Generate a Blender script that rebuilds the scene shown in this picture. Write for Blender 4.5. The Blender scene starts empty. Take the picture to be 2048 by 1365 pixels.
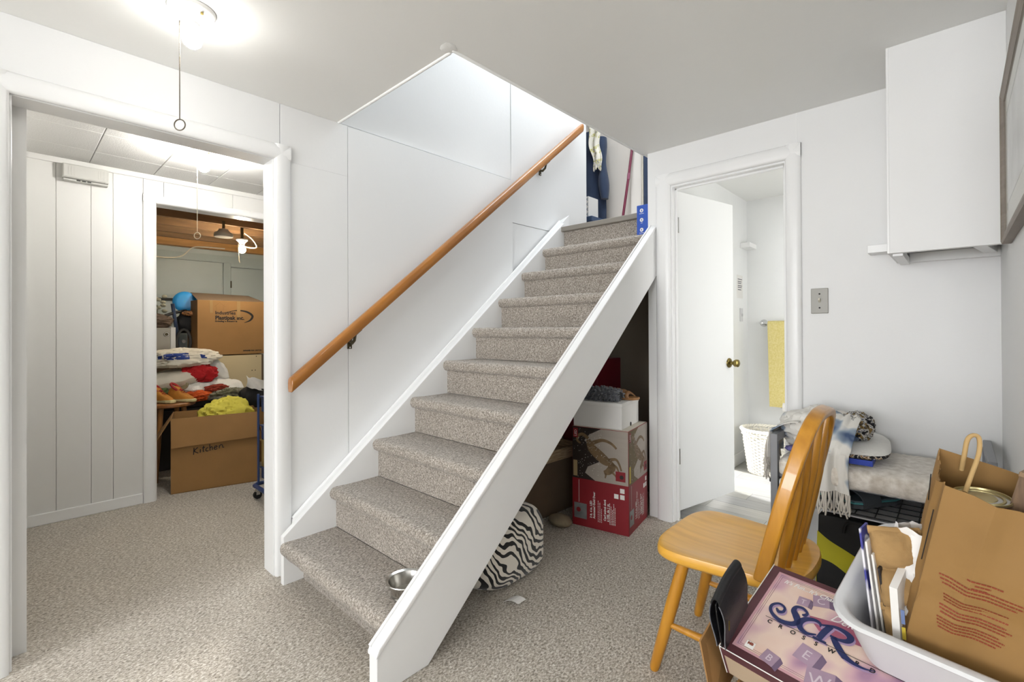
import bpy, bmesh, math, random
from mathutils import Vector, Matrix, noise
V = Vector
R = math.radians
random.seed(11)
scene = bpy.context.scene
C = scene.collection

# ------------------------------------------------------------------ camera
CAMZ = 1.1625
def make_camera():
    yaw, pit, rol = R(43.1544), R(0.2549), R(-0.2806)
    fw = V((-math.sin(yaw)*math.cos(pit), math.cos(yaw)*math.cos(pit), math.sin(pit)))
    r = V((math.cos(yaw), math.sin(yaw), 0)); u = r.cross(fw)
    r2 = math.cos(rol)*r + math.sin(rol)*u; u2 = -math.sin(rol)*r + math.cos(rol)*u
    cd = bpy.data.cameras.new('camera'); co = bpy.data.objects.new('camera', cd); C.objects.link(co)
    cd.sensor_fit = 'HORIZONTAL'; cd.sensor_width = 36; cd.lens = 36*949.3125/2048
    cd.shift_y = -(682.5-654.606)/2048; cd.clip_start = .02; cd.clip_end = 60
    m = Matrix((r2, u2, -fw)).transposed().to_4x4(); m.translation = V((0, 0, CAMZ))
    co.matrix_world = m; scene.camera = co
make_camera()

# ------------------------------------------------------------------ world, sun, daylight, exposure
scene.view_settings.view_transform = 'Standard'; scene.view_settings.look = 'None'
scene.view_settings.gamma = 1; scene.view_settings.use_curve_mapping = False
scene.view_settings.exposure = 0.8
w = bpy.data.worlds.new('sky'); scene.world = w; w.use_nodes = True
nt = w.node_tree; bg = nt.nodes['Background']
bg.inputs[0].default_value = (.78, .88, 1, 1); bg.inputs[1].default_value = 1.2

def lamp(name, kind, loc, direction, power, color=(1, 1, 1), size=None, angle=None):
    l = bpy.data.lights.new(name, kind); o = bpy.data.objects.new(name, l); C.objects.link(o)
    l.energy = power; l.color = color; o.location = loc
    o.rotation_euler = V(direction).to_track_quat('-Z', 'Y').to_euler()
    if kind == 'AREA':
        l.shape = 'RECTANGLE'; l.size, l.size_y = size
    if angle: l.angle = R(angle)
    return o
SUN_E = math.atan(.488)
lamp('sun', 'SUN', (6, -2, 5), (-math.cos(SUN_E)*.97, math.cos(SUN_E)*.2425, -math.sin(SUN_E)), 8.0, (1, .97, .94), angle=1.2)
lamp('daylight_side_window', 'AREA', (1.93, -.97, 1.45), (-1, 0, .05), 55, (.95, .98, 1), (1.26, 1.1))
lamp('added_rear_fill', 'AREA', (-.5, -4.75, 1.4), (0, 1, .15), 104, (.98, .985, 1), (2.8, 1.3))  # fill light behind the camera, added to even out the room
lamp('daylight_stair_hall', 'AREA', (-1.95, 3.0, 4.1), (0, -.25, -1), 20, (.88, .94, 1), (.85, 1.6))
lamp('daylight_bathroom_window', 'AREA', (.72, 3.35, 1.2), (-1, 0, 0), 10, (1, .98, .94), (.6, 1.0))

# ------------------------------------------------------------------ mesh helpers
ROOT = {}
class MB:
    def __init__(s, M=None): s.v = []; s.f = []; s.M = M
    def add(s, vs, fs):
        o = len(s.v); s.v += [(s.M @ V(p)) if s.M else V(p) for p in vs]
        s.f += [tuple(i+o for i in f) for f in fs]; return s
    def box(s, lo, hi):
        x0, y0, z0 = lo; x1, y1, z1 = hi
        return s.add([(x0,y0,z0),(x1,y0,z0),(x1,y1,z0),(x0,y1,z0),(x0,y0,z1),(x1,y0,z1),(x1,y1,z1),(x0,y1,z1)],
                     [(0,3,2,1),(4,5,6,7),(0,1,5,4),(1,2,6,5),(2,3,7,6),(3,0,4,7)])
    def hexa(s, b, t):
        return s.add(list(b)+list(t), [(0,3,2,1),(4,5,6,7),(0,1,5,4),(1,2,6,5),(2,3,7,6),(3,0,4,7)])
    def prism(s, poly, d):
        n = len(poly); d = V(d)
        return s.add([V(p) for p in poly]+[V(p)+d for p in poly],
                     [tuple(range(n))[::-1], tuple(range(n, 2*n))]+[(i, (i+1) % n, n+(i+1) % n, n+i) for i in range(n)])
    def face(s, poly): return s.add(poly, [tuple(range(len(poly)))])
    def tube(s, path, r, n=8, caps=True, closed=False, sq=None, up=None, rot=0):
        path = [V(p) for p in path]; k = len(path)
        rs = r if isinstance(r, (list, tuple)) else [r]*k
        vs = []; fs = []; prev = None
        for i, p in enumerate(path):
            a = path[(i-1) % k] if (closed or i) else p; b = path[(i+1) % k] if (closed or i < k-1) else p
            t = (b-a).normalized() if (b-a).length > 1e-9 else V((0, 0, 1))
            if prev is None:
                h = V(up) if up else (V((0, 0, 1)) if abs(t.z) < .9 else V((1, 0, 0)))
            else: h = prev
            e1 = (h - t*h.dot(t)).normalized(); prev = e1; e2 = t.cross(e1)
            q = sq or (1, 1)
            vs += [p + e1*math.cos(2*math.pi*j/n+rot)*rs[i]*q[0] + e2*math.sin(2*math.pi*j/n+rot)*rs[i]*q[1] for j in range(n)]
        m = k if closed else k-1
        for i in range(m):
            for j in range(n):
                a = i*n+j; b = i*n+(j+1) % n; c = ((i+1) % k)*n+(j+1) % n; d = ((i+1) % k)*n+j
                fs.append((a, b, c, d))
        if caps and not closed: fs += [tuple(range(n))[::-1], tuple(range((k-1)*n, k*n))]
        return s.add(vs, fs)
    def cyl(s, p0, p1, r0, r1=None, n=16): return s.tube([p0, p1], [r0, r0 if r1 is None else r1], n)
    def lathe(s, prof, c, n=24, axis=(0, 0, 1), wob=None):
        ax = V(axis).normalized(); h = V((1, 0, 0)) if abs(ax.x) < .9 else V((0, 1, 0))
        e1 = (h-ax*h.dot(ax)).normalized(); e2 = ax.cross(e1); c = V(c); vs = []; fs = []; k = len(prof)
        for i, (r, z) in enumerate(prof):
            for j in range(n):
                a = 2*math.pi*j/n; rr = max(r, 1e-4)*(1 if not wob else wob(a, z))
                vs.append(c+ax*z+e1*math.cos(a)*rr+e2*math.sin(a)*rr)
        for i in range(k-1):
            for j in range(n): fs.append((i*n+j, i*n+(j+1) % n, (i+1)*n+(j+1) % n, (i+1)*n+j))
        fs += [tuple(range(n))[::-1], tuple(range((k-1)*n, k*n))]
        return s.add(vs, fs)
    def grid(s, fn, nu, nv, cu=False, cv=False):
        vs = [fn(i/(nu if cu else nu-1), j/(nv if cv else nv-1)) for i in range(nu) for j in range(nv)]; fs = []
        for i in range(nu if cu else nu-1):
            for j in range(nv if cv else nv-1):
                i2 = (i+1) % nu; j2 = (j+1) % nv
                fs.append((i*nv+j, i2*nv+j, i2*nv+j2, i*nv+j2))
        return s.add(vs, fs)
    def shell(s, fn, nu, nv, th):
        """a sheet with thickness th: fn(u,v)->point, extruded along the sheet normal"""
        P = [[V(fn(i/(nu-1), j/(nv-1))) for j in range(nv)] for i in range(nu)]
        top = []; bot = []
        for i in range(nu):
            for j in range(nv):
                a = P[min(i+1, nu-1)][j]-P[max(i-1, 0)][j]; b = P[i][min(j+1, nv-1)]-P[i][max(j-1, 0)]
                nn = a.cross(b); nn = nn.normalized() if nn.length > 1e-9 else V((0, 0, 1))
                top.append(P[i][j]+nn*th/2); bot.append(P[i][j]-nn*th/2)
        k = nu*nv; fs = []
        for i in range(nu-1):
            for j in range(nv-1):
                a, b, c, d = i*nv+j, (i+1)*nv+j, (i+1)*nv+j+1, i*nv+j+1
                fs += [(a, b, c, d), (k+d, k+c, k+b, k+a)]
        for i in range(nu-1):
            a, b = i*nv, (i+1)*nv; fs.append((a, k+a, k+b, b))
            a, b = i*nv+nv-1, (i+1)*nv+nv-1; fs.append((b, k+b, k+a, a))
        for j in range(nv-1):
            a, b = j, j+1; fs.append((b, k+b, k+a, a))
            a, b = (nu-1)*nv+j, (nu-1)*nv+j+1; fs.append((a, k+a, k+b, b))
        return s.add(top+bot, fs)
    def blob(s, c, rad, fn=None, nu=28, nv=16, flat=-1.0, p=1.0):
        """closed lump; flat = height (in radii) at which the underside is cut flat"""
        c = V(c); vs = []; fs = []
        if fn and nu > 28: nu, nv = 72, 40
        def pt(th, ph):
            d = V((math.cos(th)*math.sin(ph), math.sin(th)*math.sin(ph), math.cos(ph)))
            sg = lambda x: math.copysign(abs(x)**p, x)
            k = 1+(fn(d) if fn else 0)
            q = V((sg(d.x)*rad[0]*k, sg(d.y)*rad[1]*k, sg(d.z)*rad[2]*k))
            q.z = max(q.z, flat*rad[2]); return c+q
        vs.append(pt(0, 1e-4))
        for i in range(1, nv):
            for j in range(nu): vs.append(pt(2*math.pi*j/nu, math.pi*i/nv))
        vs.append(pt(0, math.pi-1e-4))
        for j in range(nu): fs.append((0, 1+j, 1+(j+1) % nu))
        for i in range(nv-2):
            for j in range(nu):
                a = 1+i*nu+j; b = 1+i*nu+(j+1) % nu; fs.append((a, a+nu, b+nu, b))
        l = 1+(nv-1)*nu
        for j in range(nu): fs.append((l, l-nu+(j+1) % nu, l-nu+j))
        return s.add(vs, fs)

def obj(name, mb, mat, parent=None, smooth=False, bevel=0, seg=2, fix=True, label=None, kind=None, origin=None):
    if parent is not None: o0 = ROOT[parent.name]
    elif origin is not None: o0 = V(origin)
    else: o0 = V((0, 0, 0))
    me = bpy.data.meshes.new(name)
    me.from_pydata([p-o0 for p in mb.v], [], mb.f); me.update()
    if fix:
        b = bmesh.new(); b.from_mesh(me); bmesh.ops.recalc_face_normals(b, faces=b.faces); b.to_mesh(me); b.free()
    if smooth:
        me.polygons.foreach_set('use_smooth', [True]*len(me.polygons))
        me.set_sharp_from_angle(angle=R(smooth if smooth is not True else 48))
    me.materials.append(mat)
    o = bpy.data.objects.new(name, me); C.objects.link(o)
    if parent is not None: o.parent = parent; ROOT[o.name] = o0
    else: o.location = o0; ROOT[o.name] = o0
    if bevel:
        m = o.modifiers.new('bevel', 'BEVEL'); m.width = bevel; m.segments = seg; m.limit_method = 'ANGLE'; m.angle_limit = R(40)
    if label: o['label'] = label
    if kind: o['kind'] = kind
    return o
def struct(name, mb, mat, **k): return obj(name, mb, mat, kind='structure', **k)
def thing(name, label, cat, loc, group=None):
    o = bpy.data.objects.new(name, None); C.objects.link(o); o.location = loc; o.empty_display_size = .05
    o['label'] = label; o['category'] = cat
    if group: o['group'] = group
    ROOT[o.name] = V(loc); return o
def single(name, label, cat, mb, mat, group=None, **k):
    xs = [p.x for p in mb.v]; ys = [p.y for p in mb.v]; zs = [p.z for p in mb.v]
    o = obj(name, mb, mat, origin=((min(xs)+max(xs))/2, (min(ys)+max(ys))/2, min(zs)), **k)
    o['label'] = label; o['category'] = cat
    if group: o['group'] = group
    return o
def frame(o, u, v, nrm=None):
    u = V(u).normalized(); v = V(v).normalized(); n = V(nrm).normalized() if nrm else u.cross(v)
    m = Matrix((u, v, n)).transposed().to_4x4(); m.translation = V(o); return m
def decal(mb_polys, fr, h=.0008):
    m = MB(fr)
    for p in mb_polys: m.face([(a, b, h) for a, b in p])
    return m
def spline(pts, k=8):
    out = []; n = len(pts)
    for i in range(n-1):
        p0 = pts[max(i-1, 0)]; p1 = pts[i]; p2 = pts[i+1]; p3 = pts[min(i+2, n-1)]
        for j in range(k):
            t = j/k
            out.append(tuple(.5*((2*b)+(-a+c)*t+(2*a-5*b+4*c-d)*t*t+(-a+3*b-3*c+d)*t**3) for a, b, c, d in zip(p0, p1, p2, p3)))
    out.append(tuple(pts[-1])); return out
def stroke(mb, pts, wid, h=.0008, k=8):
    """flat pen stroke; pts are (x, y) or (x, y, width factor)"""
    pts = [p if len(p) == 3 else (p[0], p[1], 1) for p in pts]; q = spline(pts, k); n = len(q); L = []; Rr = []
    for i in range(n):
        a = q[max(i-1, 0)]; b = q[min(i+1, n-1)]; dx, dy = b[0]-a[0], b[1]-a[1]; l = math.hypot(dx, dy) or 1
        ww = wid*q[i][2]/2; L.append((q[i][0]-dy/l*ww, q[i][1]+dx/l*ww, h)); Rr.append((q[i][0]+dy/l*ww, q[i][1]-dx/l*ww, h))
    return mb.add(L+Rr, [(i, n+i, n+i+1, i+1) for i in range(n-1)])
def text(mb, body, size, x, y, h=.0008, align='LEFT', shear=0, sx=1, space=1, weight=0):
    cu = bpy.data.curves.new('t', 'FONT'); cu.body = body; cu.size = size; cu.align_x = align; cu.shear = shear
    cu.space_character = space; cu.resolution_u = 3; cu.offset = weight
    o = bpy.data.objects.new('t', cu); C.objects.link(o); bpy.context.view_layer.update()
    me = bpy.data.meshes.new_from_object(o.evaluated_get(bpy.context.evaluated_depsgraph_get()))
    mb.add([(p.co.x*sx+x, p.co.y+y, h) for p in me.vertices], [tuple(f.vertices) for f in me.polygons])
    bpy.data.objects.remove(o); bpy.data.curves.remove(cu); bpy.data.meshes.remove(me); return mb
def nz(p, s, seed=0): return noise.noise(V((p[0]*s+seed*7.3, p[1]*s+seed*3.1, p[2]*s-seed*5.7)))
def fold(seed, a=.18, s=2.2, b=.08): return lambda d: a*nz(d, s, seed)+b*(1-2*abs(nz(d, s*2.3, seed+4)))+(.6*b*(1-3*abs(nz((d[0], d[1]*1.4, d[2]*.6), s*3.6, seed+9))) if b >= .08 else 0)

# ------------------------------------------------------------------ materials
MATS = {}
def lin(h):
    h = h.lstrip('#'); c = [int(h[i:i+2], 16)/255 for i in (0, 2, 4)]
    return tuple((x/12.92 if x <= .04045 else ((x+.055)/1.055)**2.4) for x in c)+(1,)
def M(name, col, rough=.55, metal=0, var=0, vscale=6, bump=0, bscale=120, stretch=(1, 1, 1), col2=None, spec=.5, sheen=0, emit=0, trans=0, alpha=1, sub=0, coat=0):
    if name in MATS: return MATS[name]
    m = bpy.data.materials.new(name); m.use_nodes = True; t = m.node_tree; N = t.nodes; L = t.links
    b = N['Principled BSDF']; c = lin(col)
    b.inputs['Base Color'].default_value = c; b.inputs['Roughness'].default_value = rough; b.inputs['Metallic'].default_value = metal
    b.inputs['Specular IOR Level'].default_value = spec; b.inputs['Sheen Weight'].default_value = sheen
    b.inputs['Transmission Weight'].default_value = trans; b.inputs['Alpha'].default_value = alpha; b.inputs['Coat Weight'].default_value = coat
    if emit: b.inputs['Emission Color'].default_value = c; b.inputs['Emission Strength'].default_value = emit
    tc = N.new('ShaderNodeTexCoord'); mp = N.new('ShaderNodeMapping'); mp.inputs['Scale'].default_value = stretch
    L.new(tc.outputs['Object'], mp.inputs[0])
    if var:
        n = N.new('ShaderNodeTexNoise'); n.inputs['Scale'].default_value = vscale; n.inputs['Detail'].default_value = 4
        L.new(mp.outputs[0], n.inputs['Vector'])
        r = N.new('ShaderNodeValToRGB'); r.color_ramp.elements[0].position = .3; r.color_ramp.elements[1].position = .7
        c2 = lin(col2) if col2 else tuple(x*(1-var) for x in c[:3])+(1,)
        r.color_ramp.elements[0].color = c2; r.color_ramp.elements[1].color = c
        L.new(n.outputs['Fac'], r.inputs[0]); L.new(r.outputs[0], b.inputs['Base Color'])
    if bump:
        n2 = N.new('ShaderNodeTexNoise'); n2.inputs['Scale'].default_value = bscale; n2.inputs['Detail'].default_value = 3
        L.new(mp.outputs[0], n2.inputs['Vector'])
        bp = N.new('ShaderNodeBump'); bp.inputs['Strength'].default_value = bump; bp.inputs['Distance'].default_value = .01
        L.new(n2.outputs['Fac'], bp.inputs['Height']); L.new(bp.outputs[0], b.inputs['Normal'])
    MATS[name] = m; return m
def carpet(name, dark, mid, light, scale=150):
    m = bpy.data.materials.new(name); m.use_nodes = True; t = m.node_tree; N = t.nodes; L = t.links; b = N['Principled BSDF']
    b.inputs['Roughness'].default_value = .95; b.inputs['Specular IOR Level'].default_value = .1; b.inputs['Sheen Weight'].default_value = .25
    tc = N.new('ShaderNodeTexCoord'); mp = N.new('ShaderNodeMapping'); mp.inputs['Rotation'].default_value = (0, 0, .6); mp.inputs['Scale'].default_value = (1, .6, 1)
    L.new(tc.outputs['Object'], mp.inputs[0])
    n = N.new('ShaderNodeTexNoise'); n.inputs['Scale'].default_value = scale; n.inputs['Detail'].default_value = 3; n.inputs['Roughness'].default_value = .65; n.inputs['Distortion'].default_value = .6
    L.new(mp.outputs[0], n.inputs['Vector'])
    r = N.new('ShaderNodeValToRGB'); e = r.color_ramp.elements; e[0].position = .33; e[0].color = lin(dark); e[1].position = .68; e[1].color = lin(light)
    x = e.new(.5); x.color = lin(mid)
    L.new(n.outputs['Fac'], r.inputs[0])
    n3 = N.new('ShaderNodeTexNoise'); n3.inputs['Scale'].default_value = 2.2; n3.inputs['Detail'].default_value = 3; L.new(tc.outputs['Object'], n3.inputs['Vector'])
    hs = N.new('ShaderNodeHueSaturation'); mr = N.new('ShaderNodeMapRange'); mr.inputs[3].default_value = .88; mr.inputs[4].default_value = 1.1
    L.new(n3.outputs['Fac'], mr.inputs[0]); L.new(mr.outputs[0], hs.inputs['Value']); L.new(r.outputs[0], hs.inputs['Color']); L.new(hs.outputs[0], b.inputs['Base Color'])
    bp = N.new('ShaderNodeBump'); bp.inputs['Strength'].default_value = .9; bp.inputs['Distance'].default_value = .006
    L.new(n.outputs['Fac'], bp.inputs['Height']); L.new(bp.outputs[0], b.inputs['Normal'])
    MATS[name] = m; return m
def zebra(name, a='#e9e2d6', c='#131214', scale=16, rot=(0, .5, .25)):
    m = bpy.data.materials.new(name); m.use_nodes = True; t = m.node_tree; N = t.nodes; L = t.links; b = N['Principled BSDF']
    b.inputs['Roughness'].default_value = .9; b.inputs['Sheen Weight'].default_value = .3
    tc = N.new('ShaderNodeTexCoord'); mp = N.new('ShaderNodeMapping'); mp.inputs['Rotation'].default_value = rot; L.new(tc.outputs['Object'], mp.inputs[0])
    wv = N.new('ShaderNodeTexWave'); wv.bands_direction = 'Z'; wv.inputs['Scale'].default_value = scale/2; wv.inputs['Distortion'].default_value = 4
    wv.inputs['Detail'].default_value = 2; wv.inputs['Detail Scale'].default_value = .9; nn = N.new('ShaderNodeTexNoise'); nn.inputs['Scale'].default_value = 7; nn.inputs['Detail'].default_value = 2; L.new(tc.outputs['Object'], nn.inputs['Vector'])
    vm = N.new('ShaderNodeVectorMath'); vm.operation = 'MULTIPLY_ADD'; L.new(nn.outputs['Color'], vm.inputs[0]); vm.inputs[1].default_value = (.05, .05, .16); L.new(mp.outputs[0], vm.inputs[2]); L.new(vm.outputs[0], wv.inputs['Vector'])
    n2 = N.new('ShaderNodeTexNoise'); n2.inputs['Scale'].default_value = 16; L.new(tc.outputs['Object'], n2.inputs['Vector'])
    ma = N.new('ShaderNodeMath'); ma.operation = 'MULTIPLY_ADD'; L.new(n2.outputs['Fac'], ma.inputs[0]); ma.inputs[1].default_value = 1.1; ma.inputs[2].default_value = -.55
    ad = N.new('ShaderNodeMath'); ad.operation = 'ADD'; L.new(wv.outputs['Fac'], ad.inputs[0]); L.new(ma.outputs[0], ad.inputs[1])
    r = N.new('ShaderNodeValToRGB'); r.color_ramp.interpolation = 'CONSTANT'; r.color_ramp.elements[0].color = lin(c); r.color_ramp.elements[1].position = .47; r.color_ramp.elements[1].color = lin(a)
    L.new(ad.outputs[0], r.inputs[0]); L.new(r.outputs[0], b.inputs['Base Color']); MATS[name] = m; return m
def bands(name, cols, scale, rough=.7, dist=3, axis='X'):
    m = bpy.data.materials.new(name); m.use_nodes = True; t = m.node_tree; N = t.nodes; L = t.links; b = N['Principled BSDF']; b.inputs['Roughness'].default_value = rough
    tc = N.new('ShaderNodeTexCoord'); n = N.new('ShaderNodeTexNoise'); n.inputs['Scale'].default_value = scale; n.inputs['Detail'].default_value = dist; L.new(tc.outputs['Object'], n.inputs['Vector'])
    r = N.new('ShaderNodeValToRGB'); e = r.color_ramp.elements
    while len(e) > 1: e.remove(e[-1])
    for i, (p, c) in enumerate(cols):
        x = e[0] if i == 0 else e.new(p); x.position = p; x.color = lin(c)
    L.new(n.outputs['Fac'], r.inputs[0]); L.new(r.outputs[0], b.inputs['Base Color']); MATS[name] = m; return m
def wood(name, c1, c2, rough=.35, st=(2, 30, 30), coat=.2):
    m = M(name, c1, rough, var=1, vscale=1.6, stretch=st, col2=c2, coat=coat); return m

white_wall = M('painted_wall', '#e9e9e8', .5, var=.03, vscale=1.5, bump=.04, bscale=60)
white_trim = M('gloss_trim', '#efefee', .32, var=.025, vscale=5)
white_ceil = M('painted_ceiling', '#efefec', .45, var=.03, vscale=1.2, bump=.05, bscale=40)
hall_wall = M('hall_panelling', '#e3e2df', .5, var=.03, vscale=2)
tile_mat = M('ceiling_tile', '#dcdbd8', .8, bump=.15, bscale=150)
beige_wall = M('landing_wall', '#ddd6cd', .6, var=.03, vscale=2)
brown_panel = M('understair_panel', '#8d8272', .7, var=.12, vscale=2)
green_wall = M('storage_wall', '#b3bab6', .5, var=.07, vscale=2)
green_trim = M('storage_trim', '#aab2ae', .5, var=.05, vscale=3)
dark_gap = M('dark_gap', '#3a3a38', .8, var=.2, vscale=8)
joist_wood = M('joist_wood', '#8a6742', .7, var=.35, vscale=5, stretch=(6, .6, 6))
beam_wood = M('beam_wood', '#c98f4c', .6, var=.3, vscale=5, stretch=(6, .6, 6))
deck_wood = M('deck_wood', '#5d4a36', .8, var=.3, vscale=4)
floor_carpet = carpet('floor_carpet', '#7c7365', '#bbb1a2', '#ece7de', 150)
stair_carpet = carpet('stair_carpet', '#675f56', '#a59b8f', '#dad3ca', 165)
plank_mats = [M('vinyl_plank_'+str(i), c, .4, var=.22, vscale=3, stretch=(1, 14, 1)) for i, c in enumerate(('#a3a39f', '#b2b1ac', '#98999a'))]
door_white = M('door_paint', '#e8e9e8', .4, var=.02, vscale=2)
steel = M('brushed_steel', '#c9c7c2', .22, 1, var=.1, vscale=40)
brass = M('aged_brass', '#8a7a48', .3, 1, var=.3, vscale=30)
chrome = M('chrome', '#d8d8d8', .12, 1, var=.03)
bronze = M('bronze', '#57503e', .4, .9, var=.3, vscale=40)
porcelain = M('porcelain', '#f2f1ee', .2, var=.02, coat=.5)
bulb_glow = M('bulb_glow', '#fffdf8', .3, emit=52, var=0)
hall_glow = M('hall_bulb_glow', '#fffcf6', .3, emit=390)
store_glow = M('storage_bulb_glow', '#fff0d6', .3, emit=380)
bath_glow = M('bath_lamp_glow', '#fffaf2', .3, emit=9)
rail_wood = M('rail_wood', '#b4752b', .28, var=1, col2='#8f581c', vscale=2.2, stretch=(14, 1.2, 1.2), coat=.5)
chair_wood = M('chair_wood', '#f2b94a', .32, var=1, col2='#dba034', vscale=2.6, stretch=(1.2, 14, 6), coat=.35)
chair_rod = M('chair_rod_wood', '#d2952f', .3, var=1, col2='#b57a20', vscale=3, stretch=(10, 10, 1.2), coat=.35)
card = M('cardboard', '#9c7444', .8, var=.1, vscale=6, bump=.03, bscale=30)
card_in = M('cardboard_inside', '#8f6a3c', .85, var=.12, vscale=8)
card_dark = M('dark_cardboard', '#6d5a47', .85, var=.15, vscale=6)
kraft = M('kraft_paper', '#95713f', .7, var=.1, vscale=9, bump=.22, bscale=16)
black_ink = M('black_ink', '#1d1a18', .7, var=.1)
white_ink = M('white_ink', '#e9e6e1', .6, var=.03)
red_ink = M('red_ink', '#8a3a22', .7, var=.1)
white_card = M('white_card', '#e6e4e0', .6, var=.03, vscale=5)
white_plastic = M('white_plastic', '#cfcfd0', .3, var=.02, vscale=8, sub=.1)
grey_metal = M('grey_metal', '#84868a', .4, .2, var=.08, vscale=9)
dark_wire = M('dark_wire', '#3c3c3d', .4, .6, var=.1)
black_fabric = M('black_fabric', '#19191a', .7, var=.2, vscale=30)
black_leather = M('black_leather', '#17171a', .38, var=.3, vscale=40, bump=.05, bscale=200)
navy = M('navy_cloth', '#2f3e59', .9, var=.2, vscale=14, sheen=.2)
blue_plastic = M('blue_plastic', '#2b4171', .4, var=.1, vscale=6)
cream_cloth = M('cream_cloth', '#e3dccb', .95, var=.08, vscale=10, bump=.1, bscale=50, sheen=.2)
fur = M('fleece', '#f6f0e6', 1, var=1, col2='#cfc5b6', vscale=38, bump=.45, bscale=130, sheen=.4)
sherpa = M('white_sherpa', '#f0eee8', 1, var=.05, vscale=25, bump=.5, bscale=120, sheen=.4)

# ================================================================== SETTING
XL, YB, H, XH = -2.36, 2.736, 2.25, -4.015
m = MB(); m.box((-6.3, -4.7, -.05), (1.9, 2.82, 0)); m.box((-2.5, 2.82, -.05), (-1.38, 3.2, 0))
struct('floor', m, floor_carpet)
# bathroom floor of planks
fb = struct('floor_bathroom', MB().box((-1.4, 2.82, -.05), (.72, 4.6, -.012)), dark_gap)
yy = 2.822; k = 0
while yy < 4.54:
    y1 = min(yy+.15, 4.55); x = -1.37-((k*.37) % .9)
    while x < .6:
        x1 = min(x+.9, .6); x0 = max(x, -1.37)
        if x1-x0 > .01: obj('plank', MB().box((x0+.001, yy+.001, -.012), (x1-.001, y1-.001, .002)), plank_mats[(k*2+int(x*3)) % 3], fb)
        x += .9
    yy += .15; k += 1

# left wall (stair side) with the opening to the hall
m = MB()
m.box((-2.47, -4.7, 0), (-2.385, .01, H)); m.box((-2.47, .01, 1.98), (-2.385, .868, H)); m.box((-2.47, .868, 0), (-2.385, 3.5, 4.3)); m.box((-2.47, -4.7, H), (-2.385, .868, 2.3))
wl = struct('wall_left', m, white_wall)
for (y0, y1, z0, z1, xf) in [(-4.7, .008, 0, 1.98, XL), (-4.7, .8975, 1.98, H, XL), (.8995, 1.2445, 1.98, H, XL), (.87, 1.2445, 0, 1.98, XL), (1.2465, 2.53, 0, H-.005, XL), (2.532, 3.5, 1.946, 4.29, -2.374), (2.532, 3.5, 0, 1.943, -2.377), (1.205, 2.53, H+.01, 4.29, -2.378)]:
    obj('panel', MB().box((-2.386, y0, z0), (xf, y1, z1)), white_wall, wl, bevel=.0015)
# casing profile helper: bullnose board
def casing(mb, axis, a0, a1, lo, hi, face, out, sign):
    """rounded casing board. axis: 'z' (upright between heights a0..a1) or 'h'; lo..hi across; on plane 'face' growing out*sign"""
    prof = [(0, 0), (0, .55), (.12, .85), (.35, 1), (.7, .95), (.93, .72), (1, .45), (1, 0)]
    return [(lo+(hi-lo)*a, face+sign*out*b) for a, b in prof]
def casing_x(name, parent, y_in, y_out, z0, z1, xface, mat=white_trim, out=.02, sgn=1):   # upright, on an x = const wall
    p = casing(None, 'z', z0, z1, y_in, y_out, xface, out, sgn)
    return obj(name, MB().prism([(b, a, z0) for a, b in p], (0, 0, z1-z0)), mat, parent, smooth=60)
def casing_y(name, parent, x_in, x_out, z0, z1, yface, mat=white_trim, out=.02):          # upright, on a y = const wall (room on -y side)
    p = casing(None, 'z', z0, z1, x_in, x_out, yface, out, -1)
    return obj(name, MB().prism([(a, b, z0) for a, b in p], (0, 0, z1-z0)), mat, parent, smooth=60)
t1 = struct('trim_1', MB().box((-2.478, .864, 0), (-2.362, .875, 1.985)).box((-2.478, .003, 0), (-2.362, .014, 1.985)).box((-2.478, .003, 1.975), (-2.362, .875, 1.986)), white_trim, bevel=.002)
casing_x('side_casing', t1, .87, .944, 0, 2.05, -2.36); casing_x('side_casing', t1, .008, -.066, 0, 2.05, -2.36)
p = casing(None, 'h', 0, 0, 1.978, 2.05, -2.36, .02, 1)
obj('head_casing', MB().prism([(b, -.066, a) for a, b in p], (0, 1.01, 0)), white_trim, t1, smooth=60)
casing_x('side_casing', t1, .87, .944, 0, 2.05, -2.47, sgn=-1)

# ceiling of the room, with the stairwell hole
m = MB(); m.box((-2.36, -4.7, H), (1.9, 1.2, H+.28)); m.box((-1.43, 1.2, H), (1.9, 2.82, H+.28))
ce = struct('ceiling', m, white_ceil)
obj('edge_bead', MB().box((-2.36, 1.186, H-.007), (-1.44, 1.2005, H+.02)).box((-1.431, 1.186, H-.007), (-1.418, YB, H+.02)), white_ceil, ce, smooth=True, bevel=.006)
obj('plaster_patch', MB().blob((-1.425, 1.17, H-.001), (.03, .03, .004), fold(3, .35), 20, 10), white_ceil, ce, smooth=True)
# upper stair hall
m = MB(); m.box((-1.46, 1.2, H+.28), (-1.4, 4.2, 4.3)); m.box((-2.5, 1.1, H+.28), (-1.4, 1.2, 4.3))
struct('wall_stairwell_right', m, white_wall)
struct('wall_landing', MB().box((-3.6, 4.2, 1.7), (-1.41, 4.28, 4.3)).box((-3.6, 3.42, 1.9), (-2.47, 3.5, 4.3)).box((-3.68, 3.42, 1.7), (-3.6, 4.28, 4.3)), beige_wall)
struct('ceiling_stairwell', MB().box((-3.7, 1.1, 4.3), (-1.3, 4.3, 4.36)), white_ceil)
struct('floor_landing', MB().box((-3.6, 3.0, 1.84), (-1.42, 4.2, 1.95)), stair_carpet)
struct('trim_landing_door', MB().box((-2.31, 4.17, 1.95), (-2.2, 4.2, 4.1)), M('cream_trim', '#eee9e1', .4, var=.03))

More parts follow.
